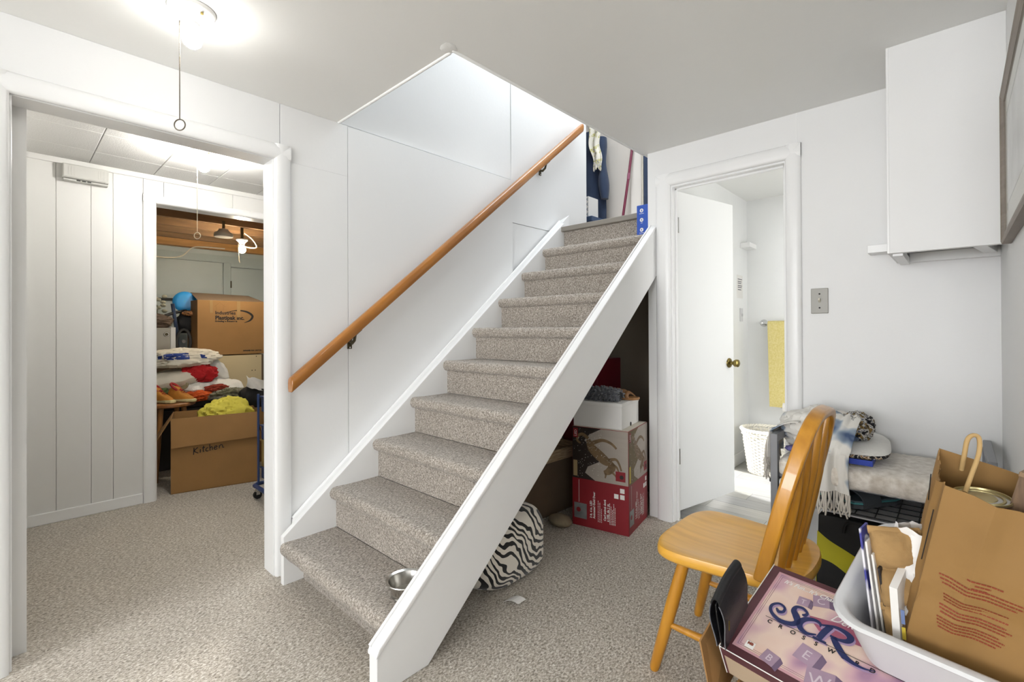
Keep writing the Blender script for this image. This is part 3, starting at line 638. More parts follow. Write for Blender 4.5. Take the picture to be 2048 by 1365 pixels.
# ================================================================== UNDER THE STAIRS
zeb = zebra('zebra_print', scale=21, rot=(.75, -.35, .2))
zp = thing('zebra_pouf', 'black and white zebra print pouf under the stairs', 'pouf', (-1.68, 1.60, 0))
def pouf(d):
    return .02*nz(d, 2.5, 8)
m = MB().blob((-1.665, 1.60, .155), (.225, .225, .165), pouf, 48, 28, flat=-.94, p=.5)
obj('cushion', m, zeb, zp, smooth=True)
obj('care_tag', MB().shell(lambda u, v: (-1.41+.06*u, 1.44+.05*v+.03*u, .006+.012*math.sin(u*3)), 6, 4, .001), white_card, zp)
obj('side_tag', MB().box((-1.446, 1.50, .2), (-1.4445, 1.525, .235)), white_card, zp)
single('stone', 'smooth oval tan stone on the carpet beside the red carton', 'stone', MB().blob((-1.715, 2.235, .034), (.075, .055, .036), fold(5, .06, 1.3, .02), 32, 18), bands('stone_tan', [(.3, '#7a6d5b'), (.6, '#8f8169'), (.75, '#6b5f50')], 14, .8), smooth=True)

# LED reindeer carton standing on end
u1 = V((-.983, -.182, 0)); w1 = V((-.18, .983, 0)); A1 = V((-1.341, 2.375, 0)); BH = .585
lb = thing('reindeer_carton', 'tall red and brown carton with a lighted reindeer picture beside the door casing', 'carton', A1+u1*.17+w1*.17)
red_card = M('red_card', '#8a1a24', .45, var=.12, vscale=5)
taupe_card = M('taupe_print', '#a89e93', .45, var=.1, vscale=4, stretch=(1, 1, 6))
brown_print = M('brown_print', '#2a1e18', .5, var=.3, vscale=12)
gold_print = M('gold_print', '#7d6547', .5, var=.35, vscale=25)
olive_print = M('olive_print', '#6d5a32', .5, var=.3, vscale=10)
yel_print = M('yellow_print', '#c9b23c', .5, var=.1)
obj('body', MB(frame(A1, u1, w1, (0, 0, 1))).box((0, 0, 0), (.345, .345, BH)), red_card, lb, bevel=.002)
obj('top_panel', MB(frame(A1, u1, w1, (0, 0, 1))).box((.004, .004, BH), (.341, .341, BH+.0008)), M('cream_card', '#d9d2c4', .6, var=.06), lb)
FA = frame(A1+u1*.345, -u1, (0, 0, 1), -w1)      # broad face, x from left to right
FB = frame(A1, w1, (0, 0, 1), -u1)                # narrow right-hand face
def deer(sx, sy, ox, oy):
    """reindeer lying on its back-line (the carton stands on end): list of strokes in face coordinates"""
    T = lambda pts: [(ox+a*sx, oy+b*sy, *r) for a, b, *r in pts]
    return [T([(.30, .78, .9), (.36, .62, 1.7), (.47, .50, 2.0), (.58, .40, 1.9), (.66, .34, 1.4)]),         # trunk
            T([(.66, .36, 1.2), (.72, .27, 1.5), (.66, .17, 1.3), (.58, .13, .7)]),                          # neck and head
            T([(.30, .80, .7), (.20, .88, .6), (.12, .84, .55), (.10, .74, .5), (.16, .68, .35)]),            # curled tail side leg
            T([(.38, .72, .8), (.55, .80, .6), (.70, .76, .5), (.80, .66, .4)]),
            T([(.66, .40, .7), (.78, .44, .5), (.84, .36, .4), (.88, .22, .35)]),
            T([(.70, .34, .6), (.80, .28, .4), (.84, .16, .3)]),
            T([(.70, .18, .5), (.78, .10, .3), (.80, .02, .2)]), T([(.62, .12, .4), (.60, .02, .25)])]
def carton_face(FR, wd, seed, narrow):
    rnd = random.Random(seed); z0 = .28
    m = decal([[(0.002, z0), (wd-.002, z0), (wd-.002, BH-.002), (.002, BH-.002)]], FR, .0006); obj('picture', m, taupe_card, lb, fix=False)
    e = .5*wd; pts = [(.002, z0)]
    edge = [(e*(.8+.35*math.sin(k*1.3+seed)), z0+(BH-.002-z0)*k/8) for k in range(9)]
    obj('dark_foliage', decal([[(.002, z0)]+[(min(x, wd), y) for x, y in edge]+[(.002, BH-.002)]], FR, .0009), olive_print if narrow else brown_print, lb, fix=False)
    m = MB(FR)
    for s in deer(wd, BH-z0-.03, 0, z0+.02): stroke(m, s, .030*(wd/.345)**.5, .0013, 6)
    obj('reindeer_print', m, gold_print, lb, fix=False, kind='stuff')
    m = MB(FR)
    for k in range(90):
        x = rnd.uniform(.01, e*1.1); y = rnd.uniform(z0+.01, BH-.01); r = rnd.uniform(.001, .0024)
        m.face([(x-r, y, .0016), (x, y-r, .0016), (x+r, y, .0016), (x, y+r, .0016)])
    for k in range(26):
        a = rnd.uniform(.32, .7); x = wd*a+rnd.uniform(-.02, .02); y = z0+.02+(BH-z0-.03)*(.78-(a-.3)*1.15)+rnd.uniform(-.02, .02); r = .0015
        m.face([(x-r, y, .0017), (x, y-r, .0017), (x+r, y, .0017), (x, y+r, .0017)])
    obj('light_dots', m, white_ink, lb, fix=False, kind='stuff')
    m = MB(frame(FR.translation+FR.to_3x3()@V((.012 if not narrow else .01, 0, 0)), FR.to_3x3()@V((0, 1, 0)), FR.to_3x3()@V((-1, 0, 0)), FR.to_3x3()@V((0, 0, 1))))
    obj('red_tag', decal([[(.008, BH-.065), (.038, BH-.065), (.038, BH-.01), (.008, BH-.01)]], FR, .0016), red_card, lb, fix=False)
    tm = MB(frame(FR@V((.031, BH-.058, 0)), FR.to_3x3()@V((0, 1, 0)), FR.to_3x3()@V((-1, 0, 0)), FR.to_3x3()@V((0, 0, 1))))
    text(tm, 'LED', .022, 0, 0, .0022); obj('lettering', tm, white_ink, lb, fix=False)
    obj('red_square', decal([[(wd-.075, z0+.02), (wd-.018, z0+.02), (wd-.018, z0+.075), (wd-.075, z0+.075)]], FR, .0016), red_card, lb, fix=False)
    obj('square_dot', decal([[(wd-.04+.012*math.cos(a), z0+.045+.012*math.sin(a)) for a in [i*.5236 for i in range(12)]]], FR, .002), brown_print, lb, fix=False)
    obj('yellow_tag', decal([[(.008, z0+.012), (.034, z0+.012), (.034, z0+.105), (.008, z0+.105)]], FR, .0017), yel_print if narrow else M('tan_print', '#a8926b', .5, var=.1), lb, fix=False)
    obj('silver_label', decal([[(.012, .045), (.092 if not narrow else .085, .045), (.092 if not narrow else .085, .135), (.012, .135)]], FR, .0012), M('silver_print', '#8f9192', .35, .3, var=.3, vscale=20), lb, fix=False)
    obj('label_dot', decal([[(.04+.014*math.cos(a), .095+.014*math.sin(a)) for a in [i*.5236 for i in range(12)]]], FR, .0018), red_card, lb, fix=False)
    m = MB(FR); m.face([(.042, .14, .001), (.0445, .14, .001), (.0445, .272, .001), (.042, .272, .001)])
    Rt = lambda x, y: frame(FR@V((x, y, 0)), FR.to_3x3()@V((0, 1, 0)), FR.to_3x3()@V((-1, 0, 0)), FR.to_3x3()@V((0, 0, 1)))
    q = MB(Rt(.125, .06)); text(q, '3 ft. 4 in. LED', .018, 0, 0, .0012, weight=.0006); text(q, 'Animated Gold Deer', .018, 0, -.019, .0012, weight=.0006)
    text(q, 'Cerf anim\u00e9 dor\u00e9', .018, -.0, -.085, .0012, weight=.0006); text(q, '\u00e0 DEL de 1 m', .018, -.0, -.104, .0012, weight=.0006)
    obj('lettering', q, white_ink, lb, fix=False, kind='stuff')
    for i, x in enumerate((.162, .172, .182, .232, .24, .248, .256, .264)):
        if x > wd-.06: continue
        l = .12-.02*(i % 3); k = 0.045+(0 if x < .2 else -.0)
        while k < .045+l:
            s = rnd.uniform(.004, .014); m.face([(x, k, .001), (x+.003, k, .001), (x+.003, k+s, .001), (x, k+s, .001)]); k += s+.003
    for (x, y) in ((wd-.05, .235), (wd-.05, .20), (wd-.085, .20)):
        m.face([(x, y, .001), (x+.026, y, .001), (x+.026, y+.026, .001), (x, y+.026, .001)])
    obj('small_print', m, white_ink, lb, fix=False, kind='stuff')
carton_face(FA, .345, 3, False); carton_face(FB, .345, 9, True)

wbx = thing('white_box', 'plain white cardboard box on top of the reindeer carton', 'box', A1+V((0, 0, BH)))
WF = frame(A1+u1*.045+w1*.02+V((0, 0, BH+.001)), u1, w1, (0, 0, 1))
obj('body', MB(WF).box((0, 0, 0), (.30, .30, .135)), white_card, wbx, bevel=.003)
obj('lid_edge', MB(WF).box((-.002, -.002, .128), (.302, .302, .15)), white_card, wbx, bevel=.003)
obj('finger_notch', MB(WF).lathe([(.004, 0), (.012, 0), (.012, .0015), (.004, .0015)], (-.0005, .15, .012), 14, (-1, 0, 0)), black_ink, wbx)
ztop = BH+.151
sl_ = thing('slipper', 'grey chenille bobble slipper on the white box', 'slipper', WF@V((.2, .1, .15)))
grey_chen = M('grey_chenille', '#6c6f76', .95, var=.35, vscale=40, sheen=.3)
m = MB(); rnd = random.Random(4)
cS = WF@V((.165, .085, .192)); axS = (u1*1.0+w1*.12).normalized()
for k in range(360):
    a = rnd.uniform(0, 2*math.pi); s = rnd.uniform(-.14, .14); r = .044*(1-(s/.17)**2)**.5
    p0 = cS+axS*s+V((0, 0, 1))*math.sin(a)*r*.85+axS.cross(V((0, 0, 1)))*math.cos(a)*r*1.35
    if p0.z < ztop+.004: continue
    dr = (p0-cS-axS*s).normalized()
    m.tube([p0-dr*.008, p0+dr*.006+V((0, 0, -.003)), p0+dr*.013+V((rnd.uniform(-.004, .004), rnd.uniform(-.004, .004), -.006))], [.0045, .005, .003], 5)
obj('bobbles', m, grey_chen, sl_, smooth=True, kind='stuff')
obj('lining', MB().tube([cS-axS*.13+V((0, 0, -.006)), cS-axS*.07, cS+axS*.04, cS+axS*.13+V((0, 0, -.01))], [.034, .039, .039, .02], 14, sq=(.8, 1.25)), grey_chen, sl_, smooth=True)
obj('opening', MB().tube([cS-axS*.133+V((0, 0, -.006)), cS-axS*.125+V((0, 0, -.006))], [.026, .022], 14, sq=(.8, 1.2)), black_fabric, sl_, smooth=True)
sd = thing('sandal', 'brown woven leather sandal lying behind the grey slipper', 'sandal', WF@V((.1, .2, .15)))
tan_leather = M('tan_leather', '#8c6239', .45, var=.35, vscale=22)
cD = WF@V((.10, .205, .151)); axD = (u1*.97+w1*.2).normalized()*1.2; sdv = V((0, 0, 1)).cross(axD)
out = [(-.12, .0), (-.11, .03), (-.06, .04), (0, .034), (.06, .036), (.11, .03), (.125, 0), (.11, -.03), (.06, -.036), (0, -.034), (-.06, -.04), (-.11, -.03)]
obj('sole', MB().prism([cD+axD*a+sdv*b+V((0, 0, .001)) for a, b in out], (0, 0, .014)), M('tan_sole', '#a8794a', .6, var=.2), sd, bevel=.004)
for k, (a, hgt) in enumerate(((-.07, .035), (-.045, .042), (-.015, .046), (.03, .05), (.07, .05))):
    obj('strap', MB().tube(spline([cD+axD*(a-.01)+sdv*.038+V((0, 0, .012)), cD+axD*a+sdv*.03+V((0, 0, hgt*.8)), cD+axD*(a+.006)+V((0, 0, hgt+.008)), cD+axD*a-sdv*.03+V((0, 0, hgt*.8)), cD+axD*(a-.01)-sdv*.038+V((0, 0, .012))], 5), .011, 8, sq=(.35, 1.2)), tan_leather, sd, smooth=True)
obj('heel_cup', MB().tube(spline([cD+axD*.06+sdv*.036+V((0, 0, .03)), cD+axD*.11+sdv*.028+V((0, 0, .035)), cD+axD*.128+V((0, 0, .035)), cD+axD*.11-sdv*.028+V((0, 0, .035)), cD+axD*.06-sdv*.036+V((0, 0, .03))], 5), .018, 8, sq=(1.2, .3), up=(0, 0, 1)), tan_leather, sd, smooth=True)
rb = thing('red_box', 'dark red carton standing behind the sandal under the stairs', 'box', (-1.70, 2.9, 0))
obj('body', MB().box((-2.10, 2.78, 0), (-1.80, 3.08, .95)), M('deep_red_card', '#7d1526', .5, var=.1, vscale=4), rb, bevel=.003)
obj('print_line', MB().box((-2.06, 2.779, .86), (-1.82, 2.78, .864)), M('dull_red_print', '#a2363c', .5, var=.1), rb)
obj('white_label', MB().box((-1.865, 2.7785, .745), (-1.83, 2.78, .765)), white_card, rb)
cb = thing('brown_carton', 'dull brown carton in the dark beneath the stairs, under the wooden tray', 'carton', (-1.98, 2.4, 0))
CF = frame((-1.84, 2.57, 0), V((-.05, -1, 0)), V((-1, .05, 0)), (0, 0, 1))
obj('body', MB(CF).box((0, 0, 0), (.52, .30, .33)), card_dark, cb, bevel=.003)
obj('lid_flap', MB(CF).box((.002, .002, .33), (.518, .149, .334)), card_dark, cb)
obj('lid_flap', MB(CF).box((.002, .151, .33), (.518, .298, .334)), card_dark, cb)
wt = thing('wooden_tray', 'weathered grey-brown wooden tray lying on the brown carton under the stairs', 'tray', (-1.98, 2.45, .335))
weathered = M('weathered_wood', '#cdb592', .75, var=1, col2='#8a7456', vscale=5, stretch=(3, 3, 40))
obj('tray_floor', MB(CF).box((-.03, .0, .336), (.53, .31, .346)), weathered, wt)
for lo, hi in [((-.05, -.02, .336), (.55, .0, .405)), ((-.05, .31, .336), (.55, .33, .405)), ((-.05, 0, .336), (-.03, .31, .405)), ((.53, 0, .336), (.55, .31, .405))]:
    obj('side_board', MB(CF).box(lo, hi), weathered, wt, bevel=.002)

# ================================================================== TOP OF THE STAIRS
def coat(name, label, cx, cy, z0, z1, w0, w1, dep, mat, seed, flip=1):
    def f(u, v):
        a = 2*math.pi*u; z = z1+(z0-z1)*v; w = w0+(w1-w0)*min(1, v*1.6)**.7
        k = 1+.16*math.sin(a*5+seed+v*2)*v+.05*math.sin(a*11+seed)
        dr = dep*(.55+.45*min(1, v*3))
        return V((cx+math.cos(a)*w*k+.03*v*math.sin(seed), cy+math.sin(a)*dr*k, z+(.02*math.sin(a*4+seed) if v > .97 else 0)))
    t = thing(name, label, 'coat', (cx, cy, z0)); m = MB(); m.grid(f, 44, 22, cu=True)
    n = len(m.v); m.f.append(tuple(i*22 for i in range(44))); m.f.append(tuple(i*22+21 for i in range(44))[::-1])
    obj('body', m, mat, t, smooth=True)
    def sl(u, v):
        a = 2*math.pi*u; z = z1-.10+(z0+.42-z1)*v; r = .05+.012*math.sin(v*9+seed)
        return V((cx+flip*(w0+.05+.05*v)+math.cos(a)*r*.8, cy-.02-.03*v+math.sin(a)*r, z))
    m = MB(); m.grid(sl, 16, 14, cu=True); m.f.append(tuple(i*14 for i in range(16))); m.f.append(tuple(i*14+13 for i in range(16))[::-1])
    obj('sleeve', m, mat, t, smooth=True)
    obj('hook', MB().tube([(cx, 4.199, z1+.03), (cx, 4.15, z1+.02), (cx, 4.13, z1+.05)], .006, 8), chrome, t, smooth=True)
    return t
coat('coat', 'navy blue coat hanging on the wall at the top of the stairs', -2.74, 4.08, 2.12, 3.16, .12, .17, .085, navy, 1.0)
floral = bands('floral_white', [(.0, '#e9e4d6'), (.56, '#ece7da'), (.6, '#c2bd4e'), (.66, '#e7e2d4'), (.72, '#5a5a66'), (.78, '#e9e4d6')], 24, .9, 1)
def scf(u, v): return V((-2.60+.12*(u-.5)*(1-.2*v)+.04*v+.012*math.sin(v*9), 3.955-.012*math.sin(u*9+v*4), 3.2-.40*v-.05*abs(u-.4)))
sf = thing('scarf', 'white floral scarf hanging over the navy coat', 'scarf', (-2.70, 3.97, 2.65))
obj('cloth', MB().shell(scf, 16, 24, .008), floral, sf, smooth=True)
m = MB()
for i in range(22):
    p = scf(i/21, 1); m.tube([p, p+V((.003*math.sin(i*3), -.004, -.03)), p+V((.006*math.sin(i*5), -.003, -.055-.01*(i % 3)))], .0035, 5)
obj('fringe', m, floral, sf, smooth=True, kind='stuff')
nbx = thing('storage_box', 'dark blue box on the landing floor below the hanging coat', 'box', (-2.55, 3.7, 1.95))
obj('body', MB().box((-2.72, 3.62, 1.951), (-2.40, 3.84, 2.15)), M('dark_blue_card', '#31435f', .6, var=.1), nbx, bevel=.004)
obj('lid', MB().box((-2.725, 3.615, 2.14), (-2.395, 3.845, 2.185)), M('dark_blue_lid', '#3a4f70', .6, var=.1), nbx, bevel=.004)
pb = thing('patterned_box', 'small white and grey patterned box on the dark blue box', 'box', (-2.56, 3.72, 2.186))
obj('body', MB().box((-2.66, 3.64, 2.186), (-2.447, 3.80, 2.376)), white_card, pb, bevel=.004)
m = MB(frame((-2.66, 3.64, 2.186), (1, 0, 0), (0, 0, 1)))
for i in range(5):
    for j in range(4):
        for a in range(4):
            q = a*math.pi/2+math.pi/4; cx_, cz_ = .022+i*.043, .025+j*.046
            stroke(m, [(cx_, cz_, .2), (cx_+.009*math.cos(q), cz_+.009*math.sin(q), 1.5), (cx_+.02*math.cos(q), cz_+.02*math.sin(q), .2)], .007, .001, 3)
obj('leaf_pattern', m, M('pattern_grey', '#8d97a2', .6, var=.1), pb, fix=False, kind='stuff')
mp = thing('mop', 'maroon mop handle leaning against the landing wall', 'mop', (-2.37, 4.05, 1.951))
obj('handle', MB().tube([(-2.355, 4.02, 1.985), (-2.30, 4.10, 2.60), (-2.262, 4.185, 3.2)], .0125, 10), M('maroon_paint', '#7a2c45', .4, var=.1), mp, smooth=True)
obj('mop_head', MB().box((-2.47, 3.97, 1.952), (-2.25, 4.06, 1.985)), M('mop_grey', '#8a8a8c', .9, var=.2), mp, bevel=.01)
obj('collar', MB().cyl((-2.2995, 4.10, 2.60), (-2.296, 4.107, 2.66), .0145, n=10), M('collar_pink', '#9b5a72', .4, var=.1), mp, smooth=True)
ib = thing('ironing_board', 'folded navy ironing board standing by the landing door trim', 'ironing board', (-2.1, 3.95, 1.951))
obj('board', MB().box((-2.14, 4.09, 1.955), (-2.09, 4.125, 3.05)), navy, ib, bevel=.012)
obj('edge_tube', MB().tube([(-2.15, 4.10, 1.955), (-2.15, 4.10, 3.0), (-2.12, 4.10, 3.06)], .009, 8), M('cream_tube', '#d6cfbf', .4, var=.05), ib, smooth=True)
coat('coat', 'burgundy jacket hanging at the far right of the landing', -1.86, 4.08, 2.35, 3.0, .07, .12, .07, M('burgundy_cloth', '#6a4650', .9, var=.2, vscale=14), 2.2)
bb = thing('blue_carton', 'small bright blue carton with white icons on the top stair step', 'carton', (-1.45, 2.81, RISE*9))
obj('body', MB().box((-1.492, 2.765, RISE*9-.001), (-1.408, 2.86, RISE*9+.19)), M('bright_blue_card', '#2a54b4', .45, var=.05), bb, bevel=.002)
FRb = frame((-1.492, 2.765, RISE*9), (1, 0, 0), (0, 0, 1))
for k, zc in enumerate((.155, .095, .032)):
    obj('icon', decal([[(.034+.0125*math.cos(a), zc+.0125*math.sin(a)) for a in [i*.3927 for i in range(16)]]], FRb, .0008), white_ink, bb, fix=False)
    obj('icon_mark', decal([[(.031, zc-.007), (.038, zc-.006), (.038, zc+.006), (.034, zc+.007)]] if k == 0 else ([[(.030, zc), (.037, zc-.007), (.037, zc+.007)]] if k == 1 else [[(.028, zc-.004), (.036, zc-.004), (.036, zc+.004), (.033, zc+.006)]]), FRb, .0013), MATS['bright_blue_card'], bb, fix=False)
    obj('caption', decal([[(.018, zc-.021), (.05, zc-.021), (.05, zc-.0185), (.018, zc-.0185)]] if k != 1 else [[(.027, zc-.021), (.041, zc-.021), (.041, zc-.0185), (.027, zc-.0185)]], FRb, .0008), white_ink, bb, fix=False)

# ================================================================== STORAGE ROOM CONTENTS
kb = thing('kitchen_carton', 'open cardboard carton with handwriting standing in the storage doorway', 'carton', (-4.18, 1.1, 0))
kP = V((-4.075, .80, 0)); ke = V((.238, .971, 0)).normalized(); kg = V((-ke.y, ke.x, 0)); KH = .535; KW = .545; KD = .37
KF = frame(kP, ke, kg, (0, 0, 1))
obj('bottom', MB(KF).box((0, 0, 0), (KW, KD, .005)), card_in, kb)
for lo, hi in [((0, 0, 0), (KW, .005, KH)), ((0, KD-.005, 0), (KW, KD, KH)), ((0, .005, 0), (.005, KD-.005, KH)), ((KW-.005, .005, 0), (KW, KD-.005, KH))]: obj('wall_panel', MB(KF).box(lo, hi), card, kb)
obj('front_flap', MB(KF).hexa([(0, -.006, KH), (KW+.004, -.006, KH), (KW+.006, -.028, KH-.185), (.006, -.028, KH-.205)], [(0, -.001, KH), (KW+.004, -.001, KH), (KW+.006, -.023, KH-.185), (.006, -.023, KH-.205)]), card, kb)
obj('side_flap', MB(KF).hexa([(-.001, .005, KH), (-.001, KD-.005, KH), (-.095, KD, KH-.15), (-.095, -.005, KH-.17)], [(.004, .005, KH+.001), (.004, KD-.005, KH+.001), (-.091, KD, KH-.147), (-.091, -.005, KH-.167)]), card, kb)
obj('side_flap', MB(KF).hexa([(KW-.004, .005, KH), (KW-.004, KD-.005, KH), (KW+.03, KD-.005, KH-.17), (KW+.03, .01, KH-.17)], [(KW+.001, .005, KH), (KW+.001, KD-.005, KH), (KW+.034, KD-.005, KH-.17), (KW+.034, .01, KH-.17)]), card, kb)
m = MB(frame(kP-kg*.0002, ke, (0, 0, 1), -kg)); X0, Z0 = .135, .268; sc_ = .05
glyphs = [[[(0, -.1), (.05, .9)], [(.45, .85), (.08, .42), (.5, 0)]], [[(.72, .5), (.70, 0)], [(.74, .75), (.75, .78)]], [[(1.05, .9), (1.02, .2), (1.1, .02)], [(.9, .62), (1.2, .66)]], [[(1.55, .5), (1.38, .48), (1.3, .2), (1.42, .02), (1.58, .08)]], [[(1.72, .95), (1.75, 0)], [(1.75, .35), (1.9, .55), (2.0, .4), (2.0, .05)]], [[(2.2, .28), (2.5, .34), (2.46, .52), (2.28, .48), (2.2, .22), (2.32, .02), (2.55, .1)]], [[(2.75, .5), (2.76, .05)], [(2.76, .32), (2.92, .56), (3.1, .45), (3.14, .12), (3.3, .1)]]]
for g in glyphs:
    for s in g: stroke(m, [(X0+a*sc_*1.15, Z0+b*sc_+.006*a) for a, b in s], .0058, .0012, 5)
obj('handwriting', m, black_ink, kb, fix=False, kind='stuff')
single('yellow_cloth', 'bright yellow fabric bundled in the open doorway carton', 'cloth', MB().blob(kP+ke*.345+kg*.17+V((0, 0, .50)), (.12, .165, .125), fold(21, .2, 2.4, .1), 44, 26), M('yellow_fabric', '#e2d455', .85, var=.12, vscale=8), smooth=True)

pc = thing('moving_carton', 'large printed cardboard carton with open top on the tan cabinet in storage', 'carton', (-5.37, 1.53, .925))
gx0, gx1, gy0, gy1, gz0, gz1 = -5.56, -5.2, 1.231, 1.826, .925, 1.453
for lo, hi in [((gx1-.005, gy0, gz0), (gx1, gy1, gz1)), ((gx0, gy0, gz0), (gx0+.005, gy1, gz1)), ((gx0+.005, gy0, gz0), (gx1-.005, gy0+.005, gz1)), ((gx0+.005, gy1-.005, gz0), (gx1-.005, gy1, gz1))]: obj('wall_panel', MB().box(lo, hi), card, pc)
obj('bottom', MB().box((gx0, gy0, gz0), (gx1, gy1, gz0+.004)), card_in, pc)
obj('top_flap', MB().hexa([(gx1-.004, gy0, gz1), (gx1-.004, gy1, gz1), (gx0+.02, gy1-.05, gz1+.075), (gx0+.02, gy0+.02, gz1+.085)], [(gx1, gy0, gz1), (gx1, gy1, gz1), (gx0+.02, gy1-.05, gz1+.08), (gx0+.02, gy0+.02, gz1+.09)]), card_dark, pc)
PFm = frame((gx1, gy0, gz0), (0, 1, 0), (0, 0, 1))
m = MB(PFm); text(m, 'Industries', .045, .145, .395, .001, weight=.0012); text(m, 'Plastipak Inc.', .052, .145, .345, .001, weight=.002, sx=.95); text(m, 'Emballages industriels', .019, .145, .322, .001, weight=.001, sx=1.15)
obj('lettering', m, black_ink, pc, fix=False, kind='stuff')
m = MB(PFm); stroke(m, [(.24, .415, .3), (.33, .435, .8), (.42, .425, 1.5), (.475, .385, 1.9), (.455, .34, 1.4), (.40, .315, .3)], .011, .001, 8); obj('swoosh', m, black_ink, pc, fix=False)
m = MB(PFm); stroke(m, [(.155, .43), (.155, .47), (.14, .47), (.185, .51), (.23, .47), (.215, .47), (.215, .43)], .003, .001, 1); obj('arrow_print', m, MATS['cardboard_inside'], pc, fix=False)
tape = M('packing_tape', '#c3a06c', .2, var=.1, alpha=.7)
obj('tape', MB().box((gx1, gy0+.335, gz1-.16), (gx1+.0012, gy0+.365, gz1)), tape, pc)
obj('tape', MB().box((gx1, gy0+.10, gz1-.12), (gx1+.0012, gy0+.125, gz1)), tape, pc)
m = MB(PFm); text(m, 'IMPRIM\u00c9E PAR CARTON', .016, .39, .03, .001, weight=.001); obj('small_print', m, black_ink, pc, fix=False, kind='stuff')
cab = thing('cabinet', 'tan melamine cabinet carrying the large printed carton in storage', 'cabinet', (-5.38, 1.5, 0))
mel = M('tan_melamine', '#cdbb95', .5, var=.04)
obj('body', MB().box((-5.6, 1.10, .02), (-5.21, 1.79, .918)), mel, cab)
obj('door', MB().box((-5.21, 1.10, .03), (-5.192, 1.79, .918)), mel, cab, bevel=.002)
obj('side_edge', MB().box((-5.6, 1.792, .02), (-5.2, 1.81, .918)), card_dark, cab)
for y, z in ((1.74, .9), (1.70, .76), (1.73, .76)): obj('screw_hole', MB().cyl((-5.192, y, z), (-5.1915, y, z), .005, n=8), black_ink, cab)
# trunk below the pile
tr = thing('trunk', 'dark low trunk carrying the heap of pillows and clothes', 'trunk', (-4.98, 1.05, 0))
obj('body', MB().box((-5.16, .62, 0), (-4.80, 1.55, .50)), M('dark_trunk', '#2f2b28', .7, var=.2), tr, bevel=.01)
obj('lid', MB().box((-5.17, .61, .505), (-4.79, 1.56, .56)), M('dark_trunk_lid', '#38332f', .7, var=.2), tr, bevel=.012)
# stool with shoes
so = thing('stool', 'round-topped wooden stool with a pair of sneakers on it', 'stool', (-4.58, .90, 0))
obj('seat', MB().lathe([(.004, .595), (.158, .595), (.17, .588), (.17, .572), (.16, .565), (.004, .565)], (-4.58, .895, 0), 36), wood('stool_wood', '#a2693a', '#7d4d26', st=(3, 20, 3)), so, smooth=30)
for a in (.9, 2.5, 4.0, 5.5): obj('leg', MB().tube([(-4.58+.10*math.cos(a), .895+.10*math.sin(a), .567), (-4.58+.16*math.cos(a), .895+.16*math.sin(a), .0)], [.018, .015], 10), wood('stool_leg', '#b37d43', '#8f5f2e', st=(10, 10, 1)), so, smooth=True)
def sneaker(label, c, ang):
    t = thing('sneaker', label, 'shoe', c, 'orange and red sneakers on the stool'); c = V(c); ax = V((math.cos(ang), math.sin(ang), 0)); sd = V((-ax.y, ax.x, 0))
    o_ = [(-.115, 0), (-.10, .03), (-.04, .034), (.03, .036), (.09, .036), (.125, .02), (.13, 0), (.12, -.025), (.08, -.036), (.02, -.034), (-.04, -.03), (-.10, -.03)]
    obj('sole', MB().prism([c+ax*a+sd*b+V((0, 0, .001)) for a, b in o_], (0, 0, .024)), M('cream_sole', '#dccf9a', .6, var=.1), t, bevel=.006)
    def up(u, v):
        a = 2*math.pi*u; s = .5+.5*math.cos(a); L = -.005+math.cos(a)*.118; w = .035*abs(math.sin(a))**.7*math.copysign(1, math.sin(a))
        hgt = .085-.05*max(0, (L+.02)/.12)**.9 if L > -.02 else .085+.012*(-L/.1)
        k = 1-.55*v**2.2; return c+ax*(L*k-.018*v)+sd*(w*k)+V((0, 0, .022+hgt*v**.75))
    m = MB(); m.grid(up, 28, 9, cu=True); m.f.append(tuple(i*9+8 for i in range(28))[::-1])
    obj('upper', m, M('orange_mesh', '#cf8a35', .8, var=.2, vscale=30), t, smooth=True)
    obj('collar', MB().tube([c+ax*(-.055+.042*math.cos(a))+sd*.024*math.sin(a)+V((0, 0, .112-.03*math.cos(a))) for a in [i*.4488 for i in range(14)]], .0095, 6, closed=True), M('red_collar', '#a92b2d', .8, var=.15), t, smooth=True)
    obj('laces', MB().tube([c+ax*(.0+.014*(i//2))+sd*(.018 if i % 2 else -.018)+V((0, 0, .098-.006*i)) for i in range(6)], .003, 5), MATS['red_collar'], t, smooth=True)
sneaker('orange sneaker with red collar on the stool, next to the jamb', (-4.58, .84, .596), .5); sneaker('orange sneaker with red collar on the stool, nearer the carton', (-4.54, .965, .596), .55)
def pillow(name, label, cat, c, rx, ry, h, rot, mat, seed, tilt=0):
    Mx = Matrix.Translation(c) @ Matrix.Rotation(rot, 4, 'Z') @ Matrix.Rotation(tilt, 4, 'X'); m = MB(Mx); n = 22
    def f(s):
        def g(u, v):
            a, b = 2*u-1, 2*v-1; q = max(0, (1-a**4)*(1-b**4))**.5
            k = 1-.10*(1-abs(a*b))*0
            return (a*rx*(1-.08*b*b), b*ry*(1-.08*a*a), s*h*q*(1+.25*nz((a, b, s), 2.2, seed))+.012*nz((a, b, 0), 3, seed))
        return g
    m.grid(f(1), n, n); m.grid(f(-1), n, n)
    return single(name, label, cat, m, mat, smooth=True)
pillow('pillow', 'cream pillow lying in the storage heap beside the door jamb', 'pillow', (-4.95, .94, .735), .19, .22, .075, .15, cream_cloth, 1, .12)
pillow('pillow', 'white fluffy pillow in the storage heap below the red cloth', 'pillow', (-4.92, 1.14, .655), .15, .14, .055, .5, sherpa, 2)
pillow('pillow', 'white fluffy pillow at the right end of the storage heap', 'pillow', (-4.93, 1.36, .655), .16, .17, .06, -.2, sherpa, 3, -.1)
